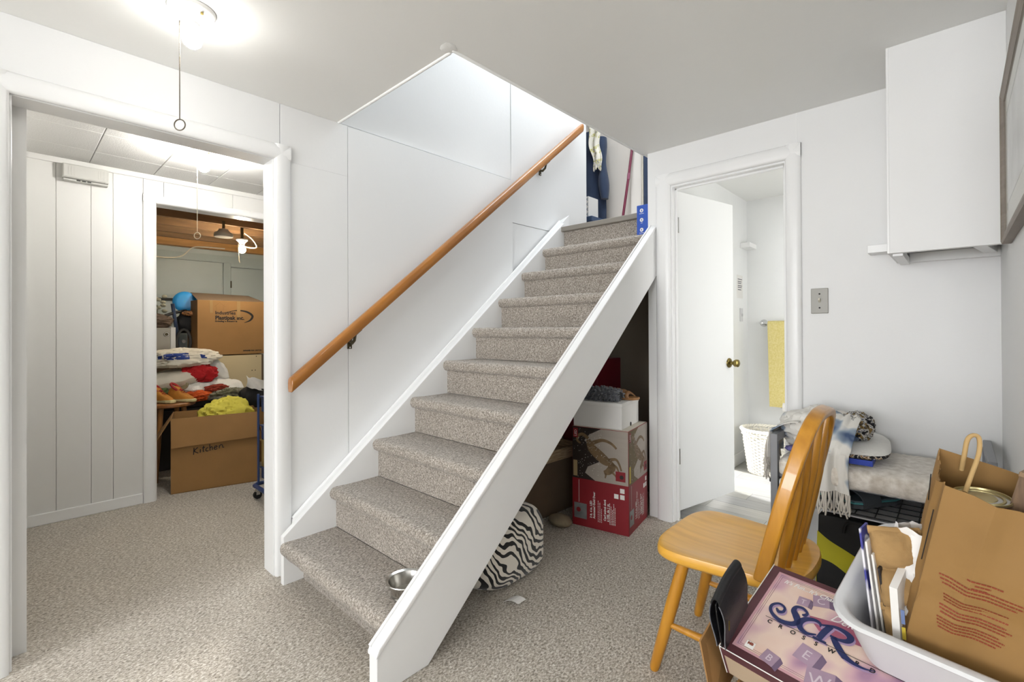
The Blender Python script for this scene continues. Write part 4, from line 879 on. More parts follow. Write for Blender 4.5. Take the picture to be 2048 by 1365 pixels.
pillow('pillow', 'white pillow propped against the tan cabinet in the storage heap', 'pillow', (-5.05, 1.30, .79), .13, .13, .07, .8, white_card, 4, -.7)
single('printed_bag', 'cream cloth bag with blue lettering on top of the storage heap', 'bag', MB().blob((-4.95, 1.06, .915), (.17, .26, .085), fold(31, .2, 1.9, .08), 44, 24, flat=-.8), cream_cloth, smooth=True)
bpt = bpy.data.objects['printed_bag']
def onbag(a, b):   # a point on the bag's flank facing the door
    d = V((1, a, b)).normalized(); k = 1+fold(31, .2, 1.9, .08)(d); return V((-4.95, 1.06, .915))+V((d.x*.17*k, d.y*.26*k, d.z*.085*k))+d*.003
for nm, ar in [('blue_print', (-.75, .05, .05, .75)), ('blue_print', (.45, .70, .1, .6)), ('blue_print', (-1.25, -.85, .2, .6))]:
    obj(nm, MB().shell(lambda u, v: onbag(ar[0]+(ar[1]-ar[0])*u, ar[2]+(ar[3]-ar[2])*v), 8, 8, .002), M('bag_blue', '#28408a', .8, var=.1), bpt, smooth=True)
single('red_cloth', 'bright red cloth draped down the storage heap', 'cloth', MB().blob((-4.86, 1.165, .79), (.07, .125, .08), fold(41, .3, 2.2, .1), 36, 20), M('red_cloth_mat', '#c01d22', .9, var=.2, vscale=10), smooth=True)
single('orange_cloth', 'orange knitted cloth in front of the pillows', 'cloth', MB().blob((-4.77, 1.12, .60), (.07, .11, .045), fold(43, .3, 2.4, .12), 36, 20, flat=-.9), M('orange_cloth_mat', '#d3591f', .9, var=.2, vscale=12), smooth=True)
single('rust_cloth', 'rust red cloth on the right end pillow', 'cloth', MB().blob((-4.78, 1.275, .655), (.05, .085, .03), fold(45, .3, 2.4, .12), 32, 18), M('rust_cloth_mat', '#9c3a26', .9, var=.2, vscale=12), smooth=True)
single('camouflage_cloth', 'olive and grey camouflage garment beside the yellow cloth', 'garment', MB().blob((-4.72, 1.36, .585), (.09, .15, .06), fold(47, .3, 2.8, .12), 40, 22), bands('camo', [(.3, '#3c3a30'), (.45, '#6f6e52'), (.55, '#8a8574'), (.68, '#55524a')], 16, .9, 1), smooth=True)
single('green_cloth', 'moss green cloth tucked beside the sneakers', 'cloth', MB().blob((-4.80, .82, .655), (.06, .10, .045), fold(49, .3, 2.4, .12), 32, 18), M('moss_cloth', '#5f7345', .9, var=.2, vscale=12), smooth=True)
single('cloth_roll', 'rolled khaki cloth beneath the red cloth', 'cloth', MB().lathe([(.004, 0), (.02, 0), (.022, .002), (.024, -.003), (.034, -.003), (.038, .004), (.038, .10), (.03, .105), (.004, .105)], (-4.80, 1.03, .70), 20, (-.9, .3, 0)), M('khaki_cloth', '#a39a78', .9, var=.2, vscale=20), smooth=True)
# metal case, bag, wheel, disc
mc = thing('metal_case', 'silver metal case with round badge behind the storage heap', 'case', (-5.36, .98, .93))
obj('body', MB().box((-5.56, .72, .88), (-5.30, 1.075, 1.19)), M('silver_case', '#a7a39a', .35, .7, var=.15), mc, bevel=.006)
obj('edge_trim', MB().box((-5.565, 1.04, .88), (-5.295, 1.08, 1.195)), white_plastic, mc, bevel=.004)
obj('badge', MB().cyl((-5.30, 1.01, 1.13), (-5.296, 1.01, 1.13), .022, n=20), bronze, mc, smooth=True)
obj('badge_ring', MB().tube([(-5.295, 1.01+.017*math.cos(a), 1.13+.017*math.sin(a)) for a in [i*.4488 for i in range(14)]], .003, 6, closed=True), white_plastic, mc, smooth=True)
cr = thing('storage_crate', 'dull brown crate under the silver metal case', 'crate', (-5.4, .9, 0)); obj('body', MB().box((-5.58, .64, 0), (-5.25, 1.08, .878)), card_dark, cr, bevel=.004)
single('brown_bag', 'crumpled dark brown bag on the silver metal case', 'bag', MB().blob((-5.42, .90, 1.245), (.12, .17, .075), fold(51, .25, 2.2, .1), 36, 20, flat=-.72), M('brown_bag_mat', '#5c4a3c', .7, var=.25, vscale=12), smooth=True)
wc = thing('stroller', 'folded navy stroller with a grey wheel behind the heap', 'stroller', (-5.4, 1.16, .9))
tyre = M('grey_tyre', '#4b4a49', .7, var=.15)
obj('wheel', MB().tube([(-5.40, 1.165+.055*math.cos(a), 1.06+.115*math.sin(a)) for a in [i*.2244 for i in range(28)]], .013, 8, closed=True), tyre, wc, smooth=True)
obj('hub', MB().cyl((-5.41, 1.165, 1.06), (-5.39, 1.165, 1.06), .016, n=12), M('hub_grey', '#8a8782', .5, var=.1), wc, smooth=True)
obj('frame_tube', MB().tube([(-5.42, 1.125, .92), (-5.42, 1.115, 1.15), (-5.44, 1.085, 1.42)], .016, 8), navy, wc, smooth=True)
obj('seat_cloth', MB().blob((-5.47, 1.20, 1.24), (.05, .075, .10), fold(53, .25, 2.5, .1), 24, 14), black_fabric, wc, smooth=True)
obj('handle_bar', MB().tube([(-5.40, 1.02, 1.305), (-5.44, 1.10, 1.335), (-5.46, 1.22, 1.365)], .014, 8), black_fabric, wc, smooth=True)
tb_ = thing('toy_disc', 'blue flying disc with a rainbow swirl hung on the stroller', 'toy', (-5.45, 1.19, 1.37))
dax = V((.95, -.25, .1)); obj('disc', MB().lathe([(.004, .016), (.06, .018), (.09, .012), (.10, 0), (.095, -.012)], (-5.47, 1.19, 1.445), 32, dax), M('disc_blue', '#2f8fd0', .4, var=.1), tb_, smooth=True)
for q, (rr, c) in enumerate(((.052, '#c23a6b'), (.043, '#d9a441'), (.034, '#e3d25a'), (.025, '#58a66a'))):
    obj('rainbow_ring', MB().lathe([(.004, .017+.001*q), (rr, .0185+.001*q), (rr, .017)], V((-5.47, 1.19, 1.445))+V((0, .015, -.015)), 24, dax), M('rainbow'+str(q), c, .5, var=.05), tb_, smooth=True)
single('knit_hat', 'striped tan and black knit on the stroller seat', 'hat', MB().blob((-5.40, 1.215, 1.33), (.03, .06, .025), fold(55, .2, 3, .1), 24, 14), bands('knit_stripe', [(.4, '#c58a55'), (.5, '#262222'), (.6, '#b07a4a')], 40), smooth=True)
fl = thing('flower_bunch', 'small bunch of pale dried flowers by the storage wall', 'flowers', (-5.75, 1.02, 1.2))
obj('stem', MB().tube([(-5.75, 1.02, 1.05), (-5.75, 1.02, 1.42)], .004, 6), M('stem_green', '#66704c', .8, var=.1), fl)
for k in range(9):
    p = V((-5.75+.05*math.sin(k*2.4), 1.035+.045*math.cos(k*2.4), 1.36+.018*k)); obj('bloom', MB().blob(p, (.022, .022, .016), fold(k, .3, 3, .1), 12, 8), M('pale_petal', '#b9b49c', .8, var=.15), fl, smooth=True)
obj('vase', MB().lathe([(.06, 0), (.07, .3), (.05, .8), (.03, 1.12), (.026, 1.12), (.0, 1.0)], (-5.75, 1.02, 0), 20), M('vase_glaze', '#6f7a72', .3, var=.1), fl, smooth=True)
# rolling cart at the hall side of the doorway
rc = thing('rolling_cart', 'navy rolling cart with stacked bins, half hidden by the opening jamb', 'cart', (-3.36, 1.40, 0))
def cart_ring(z, r=.013): return MB().tube([(-3.53, 1.17, z), (-3.20, 1.17, z), (-3.17, 1.20, z), (-3.17, 1.60, z), (-3.20, 1.63, z), (-3.53, 1.63, z), (-3.56, 1.60, z), (-3.56, 1.20, z)], r, 8, closed=True)
obj('base_tube', cart_ring(.095, .014), blue_plastic, rc, smooth=True)
for (x, y) in ((-3.535, 1.19), (-3.195, 1.19), (-3.535, 1.61), (-3.195, 1.61)):
    ca = obj('caster', MB().cyl((x-.012, y, .026), (x+.012, y, .026), .026, n=16), black_fabric, rc, smooth=True)
    obj('caster_fork', MB().box((x-.017, y-.012, .03), (x+.017, y+.012, .06)).cyl((x, y, .055), (x, y, .085), .009, n=10), chrome, ca)
for (z0, z1, mt) in ((.14, .21, blue_plastic), (.22, .40, M('clear_amber_plastic', '#b59a5c', .25, var=.1, alpha=.75)), (.41, .50, blue_plastic), (.60, .70, blue_plastic)):
    m = MB(); y0_, y1_ = 1.215, 1.585; x0_, x1_ = -3.53, -3.2
    m.box((x0_, y0_, z0), (x1_, y0_+.005, z1)); m.box((x0_, y1_-.005, z0), (x1_, y1_, z1)); m.box((x0_, y0_+.005, z0), (x0_+.005, y1_-.005, z1)); m.box((x1_-.005, y0_+.005, z0), (x1_, y1_-.005, z1)); m.box((x0_, y0_, z0), (x1_, y1_, z0+.004))
    b_ = obj('bin', m, mt, rc)
    obj('bin_rim', MB().box((x0_-.008, y0_-.008, z1), (x1_+.008, y0_+.006, z1+.008)).box((x0_-.008, y0_+.006, z1), (x0_+.006, y1_, z1+.008)), mt, b_)
for (x, y) in ((-3.545, 1.20), (-3.185, 1.20), (-3.545, 1.60), (-3.185, 1.60)): obj('upright', MB().cyl((x, y, .09), (x, y, .72), .008, n=8), blue_plastic, rc, smooth=True)
single('canvas_tote', 'beige canvas tote slumped in the middle of the rolling cart', 'bag', MB().blob((-3.40, 1.30, .555), (.09, .085, .05), fold(61, .25, 2.2, .1), 32, 18), M('beige_canvas', '#b3a58c', .9, var=.15, vscale=20), smooth=True)
pp = thing('paper_sack', 'crumpled white paper on a black bag behind the doorway carton', 'paper', (-4.55, 1.52, .5))
obj('paper', MB().shell(lambda u, v: (-4.48+.03*math.sin(u*5+v*3), 1.42+.17*u, .68-.07*u+.09*v+.02*nz((u, v, 0), 4, 2)), 10, 8, .002), white_card, pp, smooth=True)
obj('black_bag', MB().blob((-4.58, 1.54, .58), (.08, .13, .10), fold(63, .2, 2.2, .1), 28, 16), black_fabric, pp, smooth=True)
bx2 = thing('box_stack', 'brown carton standing behind the open doorway carton at the right', 'carton', (-4.62, 1.62, 0)); obj('body', MB().box((-4.75, 1.45, 0), (-4.50, 1.80, .48)), card_in, bx2, bevel=.003); obj('tape', MB().box((-4.64, 1.449, .2), (-4.6, 1.4505, .48)), tape, bx2)

# ================================================================== BENCH BY THE BACK WALL
bn = thing('shoe_bench', 'grey metal shoe bench with wire shelf against the back wall', 'bench', (-.26, 2.54, 0))
BXL, BXR, BYF, BYR = -.58, .085, 2.28, 2.705
for (x, y, zt_) in ((BXL, BYF, .705), (BXL, BYR, .705), (BXR, BYF, .69), (BXR, BYR, .675)):
    lg = obj('leg', MB().box((x-.014, y-.014, 0.008), (x+.014, y+.014, zt_)), grey_metal, bn, bevel=.002)
    obj('foot', MB().cyl((x, y, 0), (x, y, .01), .013, n=12), black_fabric, lg)
for x in (BXL, BXR):
    obj('side_rail', MB().box((x-.012, BYF, .67), (x+.012, BYR, .705)), grey_metal, bn, bevel=.002)
    obj('side_rail', MB().box((x-.010, BYF, .50), (x+.010, BYR, .525)), grey_metal, bn, bevel=.002)
    obj('side_rail', MB().box((x-.010, BYF, .41), (x+.010, BYR, .43)), grey_metal, bn, bevel=.002)
for y in (BYF+.03, BYR): obj('seat_rail', MB().box((BXL, y-.01, .515), (BXR, y+.01, .532)), grey_metal, bn, bevel=.002)
obj('bolt', MB().cyl((BXL-.014, BYF, .50), (BXL-.020, BYF, .50), .008, n=12), black_fabric, bn, smooth=True)
obj('seat_board', MB().box((BXL+.02, BYF+.02, .53), (BXR-.02, BYR, .545)), white_card, bn)
obj('shelf_pan', MB().box((BXL+.01, BYF, .416), (BXR-.01, BYR, .422)), M('shelf_grey', '#c6c7c8', .4, 0, var=.05), bn)
for i in range(11): x = BXL+.03+i*.063; obj('wire', MB().tube([(x, BYF-.004, .431), (x, BYR, .431)], .0022, 6), dark_wire, bn, smooth=True)
for i in range(7): y = BYF+.004+i*.066; obj('wire', MB().tube([(BXL, y, .427), (BXR, y, .427)], .0022, 6), dark_wire, bn, smooth=True)
obj('shelf_lip', MB().tube([(BXL, BYF-.006, .431), (BXR, BYF-.006, .431)], .0035, 6), dark_wire, bn, smooth=True)
def cush(p): return p
m = MB(); nX, nP = 60, 30; prof = []
for k in range(nP):
    a = 2*math.pi*k/nP; c_, s_ = math.cos(a), math.sin(a); pw = .45
    prof.append((2.478+math.copysign(abs(c_)**pw, c_)*.226, .566+math.copysign(abs(s_)**pw, s_)*.050))
def cf(u, v):
    k = int(round(v*nP)) % nP; y, z = prof[k]; x = BXL+.02+(.655)*u; e = min(1, min(u, 1-u)*14)**.5; p_ = (x, y, z)
    return V((x, 2.478+(y-2.478)*(.94+.06*e)+.004*nz(p_, 60, 1), .566+(z-.566)*(.75+.25*e)+.004*nz(p_, 60, 2)))
m.grid(cf, nX, nP, cv=True); m.f.append(tuple(range(nP))); m.f.append(tuple(range((nX-1)*nP, nX*nP))[::-1])
single('fleece_cushion', 'mottled cream fleece cushion pad covering the shoe bench', 'cushion', m, fur, smooth=70)
ZC = .622
# blue board, sherpa pad, patterned cloth
BF = frame((-.315, 2.40, ZC), (.80, .36, 0), (-.36, .80, 0), (0, 0, 1))
bbd = thing('blue_tray', 'royal blue tray under the white sherpa pad on the bench', 'tray', (-.25, 2.52, ZC))
royal = M('royal_blue', '#2243b5', .4, var=.06)
TF = frame((-.445, 2.292, ZC), (1, .02, 0), (-.02, 1, 0), (0, 0, 1))
obj('tray_base', MB(TF).box((0, 0, 0), (.20, .38, .006)), white_card, bbd)
for lo, hi in [((-.004, -.004, 0), (.204, .0, .022)), ((-.004, .38, 0), (.204, .384, .022)), ((-.004, 0, 0), (0, .38, .022)), ((.20, 0, 0), (.204, .38, .022))]: obj('rim', MB(TF).box(lo, hi), royal, bbd, bevel=.001)
def pad(h, g, z0):
    pts = []
    for k in range(48):
        a = 2*math.pi*k/48; c_, s_ = math.cos(a), math.sin(a)
        pts.append((math.copysign(abs(c_)**.5, c_)*g, math.copysign(abs(s_)**.5, s_)*h))
    return pts
sp = thing('sherpa_pad', 'white sherpa pad with black printed edge on the blue tray', 'pad', (-.27, 2.54, ZC+.03))
PF2 = frame(TF@V((.105, .222, .024)), (.99, .10, .02), (-.10, .99, .03), None)
obj('printed_underside', MB(PF2).prism([(a, b, 0) for a, b in pad(.205, .138, 0)], (0, 0, .014)), bands('black_print', [(.3, '#1c1b1c'), (.52, '#242224'), (.56, '#d9d4c8'), (.62, '#b98a4a'), (.66, '#1e1d1e')], 60, .8, 2), sp, bevel=.005)
m = MB(PF2)
def sf2(u, v):
    a = 2*math.pi*u; c_, s_ = math.cos(a), math.sin(a); q = math.sin(v*math.pi/2); r = 1-(1-q)*0
    rr = v**.8; bx_, by_ = math.copysign(abs(c_)**.5, c_)*.141*rr, math.copysign(abs(s_)**.5, s_)*.208*rr
    return (bx_, by_, .016+.024*(1-v**6)+.004*nz((bx_, by_, 0), 22, 6)*(1-v))
m.grid(sf2, 48, 12, cu=True)
obj('sherpa_top', m, sherpa, sp, smooth=True)
single('patterned_hat', 'black white and gold patterned knit bundle on the sherpa pad', 'hat', MB().blob(TF@V((.132, .20, .115)), (.058, .085, .058), fold(71, .16, 2.6, .1), 36, 22, flat=-.8), bands('zigzag', [(.3, '#15141a'), (.44, '#1b1a20'), (.47, '#e4dfd2'), (.52, '#2a3350'), (.56, '#e9e4d8'), (.6, '#1a191d'), (.66, '#a8894e'), (.7, '#17161a')], 34, .9, 1), smooth=True)
# scarf: heap, front drape with fringe, side drape with fringe
dye = bands('dyed_scarf', [(.0, '#e9e5dd'), (.52, '#e6e3dc'), (.58, '#97a5b4'), (.64, '#45587a'), (.74, '#8c9caf'), (.8, '#e2e0da')], 7, .95, 2)
sc = thing('scarf', 'white and blue tie-dyed scarf with fringe draped over the bench end', 'scarf', (-.48, 2.52, ZC))
obj('heap', MB().blob((-.445, 2.50, .70), (.15, .15, .095), fold(81, .16, 2.0, .09), 48, 28, flat=-.88), dye, sc, smooth=True)
def drape(u, v):
    x = -.432+.118*u+.014*v*(u-.5)+.004*math.sin(v*6)
    s = v*.47; fy = .012*math.sin(u*11+1)*(.3+v)+.006*math.sin(u*23)
    if s < .24: q = s/.24; return V((x+.02*(1-q), 2.48-.225*q, .785-.125*q**2.2+fy*.6))
    return V((x, 2.248-.008*math.sin(u*6)+fy, .662-(s-.24)*.66))
obj('front_drape', MB().shell(drape, 26, 30, .004), dye, sc, smooth=True)
fr_mat = M('fringe_thread', '#dcd6cb', .95, var=.1, vscale=40)
m = MB()
for i in range(20):
    p = drape(i/19, 1); q = .004*math.sin(i*2.3); m.tube([p, p+V((q, -.002, -.03)), p+V((-q, -.004, -.06)), p+V((q*1.5, -.003, -.07-.012*(i % 3)))], [.0034, .004, .0042, .003], 5)
obj('fringe', m, fr_mat, sc, smooth=True, kind='stuff')
def sdr(u, v):
    s = v*.26; y = 2.33+.22*u; f = .010*math.sin(u*14)*(.4+v)
    if s < .10: return V((-.50-.095*s/.10, y, .755-.04*(s/.10)**2+f*.4))
    return V((-.606-.02*v+f, y+.006*math.sin(v*7), .712-(s-.10)*.8))
obj('side_drape', MB().shell(sdr, 26, 20, .004), dye, sc, smooth=True)
m = MB()
for i in range(54):
    p = sdr((i+.5)/54, .55+.45*((i*7) % 10)/10); q = .006*math.sin(i*2.9); m.tube([p+V((-.003, 0, 0)), p+V((-.012+q, q, -.04)), p+V((-.016-q, -q, -.085)), p+V((-.014+q, q*2, -.12))], [.0034, .0042, .0042, .003], 5)
obj('fringe', m, fr_mat, sc, smooth=True, kind='stuff')
single('purple_cloth', 'small lilac cloth peeking out under the scarf at the bench end', 'cloth', MB().blob((-.525, 2.35, .636), (.03, .03, .012), fold(83, .2, 2, .1), 24, 12), M('lilac_cloth', '#6e6aa0', .9, var=.15), smooth=True)
# slide sandals on the wire shelf
def slide(label, c, ang):
    t = thing('slide_sandal', label, 'sandal', c, 'grey and teal slide sandals on the wire shelf'); c = V(c); ax = V((math.cos(ang), math.sin(ang), 0)); sd = V((-ax.y, ax.x, 0))
    o_ = [(-.125, .0), (-.12, .028), (-.08, .04), (-.02, .038), (.04, .042), (.09, .045), (.12, .03), (.13, 0), (.12, -.032), (.08, -.045), (.02, -.04), (-.05, -.036), (-.10, -.034), (-.12, -.02)]
    obj('outsole', MB().prism([c+ax*a+sd*b for a, b in o_], (0, 0, .017)), M('dark_rubber', '#565a5e', .7, var=.1), t, bevel=.004)
    obj('midsole', MB().prism([c+ax*a*.985+sd*b*.97+V((0, 0, .017)) for a, b in o_], (0, 0, .008)), M('teal_foam', '#5aa3a6', .6, var=.08), t, bevel=.003)
    obj('footbed', MB().prism([c+ax*a*.95+sd*b*.93+V((0, 0, .025)) for a, b in o_], (0, 0, .006)), M('slate_foam', '#5f6e76', .7, var=.1), t, bevel=.002)
    obj('strap', MB().shell(lambda u, v: c+ax*(.005+.085*v+.012*math.sin(u*math.pi))+sd*math.cos(u*math.pi)*.047+V((0, 0, .018+math.sin(u*math.pi)**.7*(.062-.014*v))), 18, 6, .005), M('charcoal_strap', '#4a4f54', .6, var=.12), t, smooth=True)
slide('grey and teal slide sandal on the wire shelf, in front', (-.262, 2.44, .434), 4.1); slide('grey and teal slide sandal behind the scarf fringe', (-.385, 2.47, .434), 4.0)
# black and yellow shopping bag under the shelf
yb = thing('shopping_bag', 'black shopping bag with a yellow wave under the wire shelf', 'bag', (-.30, 2.47, 0))
obj('body', MB().hexa([(-.44, 2.32, 0), (-.12, 2.32, 0), (-.12, 2.46, 0), (-.44, 2.46, 0)], [(-.428, 2.325, .385), (-.13, 2.325, .385), (-.13, 2.45, .375), (-.428, 2.45, .375)]), black_fabric, yb, bevel=.004)
FY = frame((-.44, 2.3195, 0.03), (1, 0, 0), (0, .013, 1))
byel = M('bag_yellow', '#c9c01f', .5, var=.12, vscale=9)
top_ = spline([(.008, .285), (.05, .255), (.11, .228), (.17, .2), (.24, .175), (.312, .165)], 4); bot_ = spline([(.004, .175), (.06, .165), (.12, .13), (.18, .095), (.25, .07), (.317, .06)], 4)
obj('yellow_wave', decal([[top_[i], top_[i+1], bot_[i+1], bot_[i]] for i in range(len(top_)-1)], FY, .001), byel, yb, fix=False)
obj('yellow_edge', MB().box((-.4405, 2.33, .0), (-.438, 2.455, .2)), byel, yb)
obj('handle', MB().tube(spline([(-.34, 2.324, .33), (-.33, 2.312, .375), (-.29, 2.31, .385), (-.25, 2.312, .375), (-.24, 2.324, .33)], 5), .006, 6), black_fabric, yb, smooth=True)

# ================================================================== WINDSOR CHAIR
chx = thing('dining_chair', 'honey-coloured wooden bow-back chair with spindles on the carpet', 'chair', (-.53, 1.69, 0))
ZS = .44; CY = 1.695
half = [(-.765, 0), (-.765, .10), (-.752, .17), (-.72, .215), (-.66, .228), (-.58, .222), (-.50, .212), (-.43, .205), (-.37, .185), (-.335, .14), (-.318, .07), (-.315, 0)]
outl = spline([(x, CY-y) for x, y in half], 4)+spline([(x, CY+y) for x, y in half[::-1]], 4)[1:-1]
N_ = len(outl); cx_ = -.545; m = MB(); vs = []; rings = [(1.0, -.012), (.985, 0), (.93, .002), (.75, -.006), (.5, -.010), (.25, -.010)]; low = [(1.0, -.026), (.96, -.036), (.5, -.038)]
allr = low[::-1]+rings
for s_, dz in allr: vs += [(cx_+(x-cx_)*s_, CY+(y-CY)*s_, ZS+dz) for x, y in outl]
fs = [(k*N_+i, k*N_+(i+1) % N_, (k+1)*N_+(i+1) % N_, (k+1)*N_+i) for k in range(len(allr)-1) for i in range(N_)]
fs += [tuple(range(N_))[::-1], tuple(range((len(allr)-1)*N_, len(allr)*N_))]
m.add(vs, fs); obj('seat', m, chair_wood, chx, smooth=50)
legs = {'fn': ((-.665, 1.555, .408), (-.762, 1.512, 0)), 'ff': ((-.665, 1.835, .408), (-.775, 1.92, 0)), 'rn': ((-.42, 1.565, .408), (-.33, 1.50, 0)), 'rf': ((-.42, 1.825, .408), (-.33, 1.90, 0))}
for a_, b_ in legs.values():
    a_, b_ = V(a_), V(b_); obj('leg', MB().tube([a_, a_.lerp(b_, .15), a_.lerp(b_, .4), a_.lerp(b_, .7), a_.lerp(b_, .97), b_], [.017, .0195, .021, .0195, .0165, .013], 16), chair_rod, chx, smooth=True)
pt = lambda k, z: V(legs[k][0]).lerp(V(legs[k][1]), 1-z/.408)
def stretcher(p, q): return obj('stretcher', MB().tube([p, p.lerp(q, .15), p.lerp(q, .5), p.lerp(q, .85), q], [.008, .011, .0145, .011, .008], 12), chair_rod, chx, smooth=True)
stretcher(pt('fn', .165), pt('rn', .165)); stretcher(pt('ff', .165), pt('rf', .165)); stretcher(pt('fn', .165).lerp(pt('rn', .165), .5), pt('ff', .165).lerp(pt('rf', .165), .5))
# back: the bow leans away over the seat's rear edge
def bow(t):          # t 0..1 from near foot over the top to the far foot
    a = math.pi*t; c_, s_ = math.cos(a), math.sin(a)
    hh = abs(s_)**.62; wy = math.copysign(abs(c_)**.62, c_)
    return V((-.418+.118*hh, CY-.222*wy*(.93+.07*min(1, hh*2)), ZS-.008+.475*hh))
N = 40; path = [bow(i/N) for i in range(N+1)]
obj('bow', MB().tube(path, .0165*1.414, 4, sq=(1.2, .8), up=(1, 0, .2), rot=math.pi/4), chair_rod, chx, smooth=40, bevel=.007, seg=3)
for k, t_ in enumerate((.30, .40, .5, .6, .70)):
    top = bow(t_); base = V((-.392+.012*math.sin(math.pi*(k+1)/6), CY-.135+.0675*k, ZS-.008))
    obj('spindle', MB().tube([base, base.lerp(top, .2), base.lerp(top, .42), base.lerp(top, .62), base.lerp(top, .85), top], [.0085, .012, .016, .0165, .011, .007], 12, sq=(1.05, .9), up=(1, 0, 0)), chair_rod, chx, smooth=True)

# ================================================================== THE HEAP IN THE CORNER
U = V((.98174, -.19034, 0)); Vv = V((.176, .906, .385)); Vv = (Vv-U*Vv.dot(U)).normalized(); Nn = U.cross(Vv); A = V((-.398, 1.106, .442))
GF = frame(A, U, Vv, Nn)
W = lambda a, b, c: A+U*a+Vv*b+Nn*c
gb = thing('board_game', 'mauve word game box with navy script title, tilted under the white tub', 'game box', W(.21, .14, -.08))
maroon = M('maroon_card', '#5b3138', .45, var=.3, vscale=16)
tan_side = M('tan_card', '#b49f86', .6, var=.1)
mauve = bands('mauve_print', [(.25, '#d9b7a6'), (.42, '#dcc3b4'), (.52, '#c9a3ab'), (.62, '#a37f98'), (.78, '#c4a0a4')], 9, .4, 2)
GW, GV, GH = .43, .28, .078
obj('lid', MB(GF).box((0, 0, -GH), (GW, GV, 0)), maroon, gb, bevel=.0025)
obj('side_panel', MB(frame(W(0, 0, 0), U, -Nn, -Vv)).box((.008, .022, 0), (GW-.008, GH-.004, .0008)), tan_side, gb)
obj('worn_edge', MB().tube([W(.001, 0, -GH), W(.0, 0, -.003), W(.0, .0, .0005), W(.0, GV, .0005)], .0011, 5), white_ink, gb)
obj('worn_edge', MB().tube([W(0, 0, .0003), W(GW, 0, .0003)], .0012, 5), white_ink, gb)
G = lambda h: frame(W(0, 0, h), U, Vv, Nn)
obj('pink_border', decal([[(.020, .020), (GW-.02, .020), (GW-.02, GV-.016), (.020, GV-.016)]], G(0), .0005), M('pink_print', '#c99aa0', .45, var=.15), gb, fix=False)
obj('picture', decal([[(.026, .026), (GW-.026, .026), (GW-.026, GV-.021), (.026, GV-.021)]], G(0), .0009), mauve, gb, fix=False)
m = MB(G(0)); 
for k in (.029, .033):
    stroke(m, [(k, k), (GW-k, k)], .0008, .0012, 1); stroke(m, [(k, k), (k, GV-k+.004)], .0008, .0012, 1); stroke(m, [(k, GV-k+.004), (GW-k, GV-k+.004)], .0008, .0012, 1)
obj('border_lines', m, M('plum_ink', '#7a5560', .5, var=.1), gb, fix=False, kind='stuff')
plum = M('plum_tile', '#a98fa2', .5, var=.2, vscale=20); plum_dark = M('plum_dark', '#77627c', .5, var=.25)
tiles = [((.096, .034), .030, -.2, 'B'), ((.152, .082), .040, -.15, 'E'), ((.128, .226), .032, .35, 'C'), ((.098, .206), .024, .1, 'T'), ((.19, .04), .05, .2, 'W')]
for (tx, ty), sz, rt, ch_ in tiles:
    c_, s_ = math.cos(rt), math.sin(rt); q = lambda a, b: (tx+a*c_-b*s_, ty+a*s_+b*c_)
    obj('tile_print', decal([[q(-sz/2, -sz/2), q(sz/2, -sz/2), q(sz/2, sz/2), q(-sz/2, sz/2)]], G(0), .0014), plum, gb, fix=False)
    obj('tile_side_print', decal([[q(sz/2, -sz/2), q(sz*.85, -sz*.62), q(sz*.85, sz*.28), q(sz/2, sz/2)]], G(0), .0013), plum_dark, gb, fix=False)
    lm = MB(frame(W(*q(0, 0), 0), U*c_+Vv*s_, Vv*c_-U*s_, Nn)); text(lm, ch_, sz*.75, 0, -sz*.26, .0018, 'CENTER'); obj('tile_letter', lm, M('pale_lilac', '#cfc0c9', .5, var=.05), gb, fix=False)
navy_ink = M('navy_ink', '#222c5c', .4, var=.1); shad_ink = M('lilac_ink', '#a58cae', .5, var=.1)
obj('pink_pennant', decal([[(.118, .176), (.30, .216), (.30, .165), (.15, .150)]], G(0), .0017), M('pennant_pink', '#a85a72', .45, var=.25, vscale=14), gb, fix=False)
Ss = [[(.058, .158, .5), (.066, .151, 1.2), (.074, .156, 1), (.072, .168, .8), (.058, .172, .9), (.047, .160, 1), (.052, .143, 1.1), (.074, .131, 1.3), (.098, .134, 1.7), (.108, .146, 1.9), (.100, .160, 2.1), (.091, .171, 1.7), (.092, .183, 1.2), (.104, .187, 1), (.116, .180, .8), (.115, .172, 1.2), (.109, .170, .6)]]
Cc = [[(.150, .160, .4), (.146, .168, .9), (.134, .170, 1.2), (.119, .162, 1.7), (.113, .148, 1.9), (.119, .135, 1.6), (.134, .130, 1.1), (.150, .137, .5)]]
Rr_ = [[(.166, .172, 1.9), (.160, .150, 1.9), (.157, .131, 1.7)], [(.146, .128, .9), (.172, .128, .7)], [(.150, .166, .6), (.172, .175, 1.0), (.192, .174, 1.4), (.205, .166, 1.9), (.203, .155, 1.6), (.188, .149, 1.0), (.172, .150, .7)], [(.178, .149, 1.5), (.190, .135, 1.9), (.206, .120, 1.8), (.224, .113, 1.2), (.244, .112, .6), (.262, .118, .2)]]
for off, mt, h_ in (((.0035, -.0035), shad_ink, .0021), ((0, 0), navy_ink, .0027)):
    for nm, st_ in (('script_s', Ss), ('script_c', Cc), ('script_r', Rr_)):
        mm = MB(G(0))
        for q in st_: stroke(mm, [(a+off[0], b+off[1], c_) for a, b, c_ in q], .0068, h_, 8)
        obj(nm if mt is navy_ink else 'letter_shadow', mm, mt, gb, fix=False, kind='stuff')
mm = MB(G(0)); stroke(mm, [(.048, .125), (.42, .125)], .0013, .003, 1); obj('rule', mm, black_ink, gb, fix=False)
for k, ch_ in enumerate('CROSSWORD'):
    lm = MB(G(0)); text(lm, ch_, .0135, .056+.0245*k, .112, .0022, weight=.0004); obj('letter', lm, black_ink, gb, fix=False)
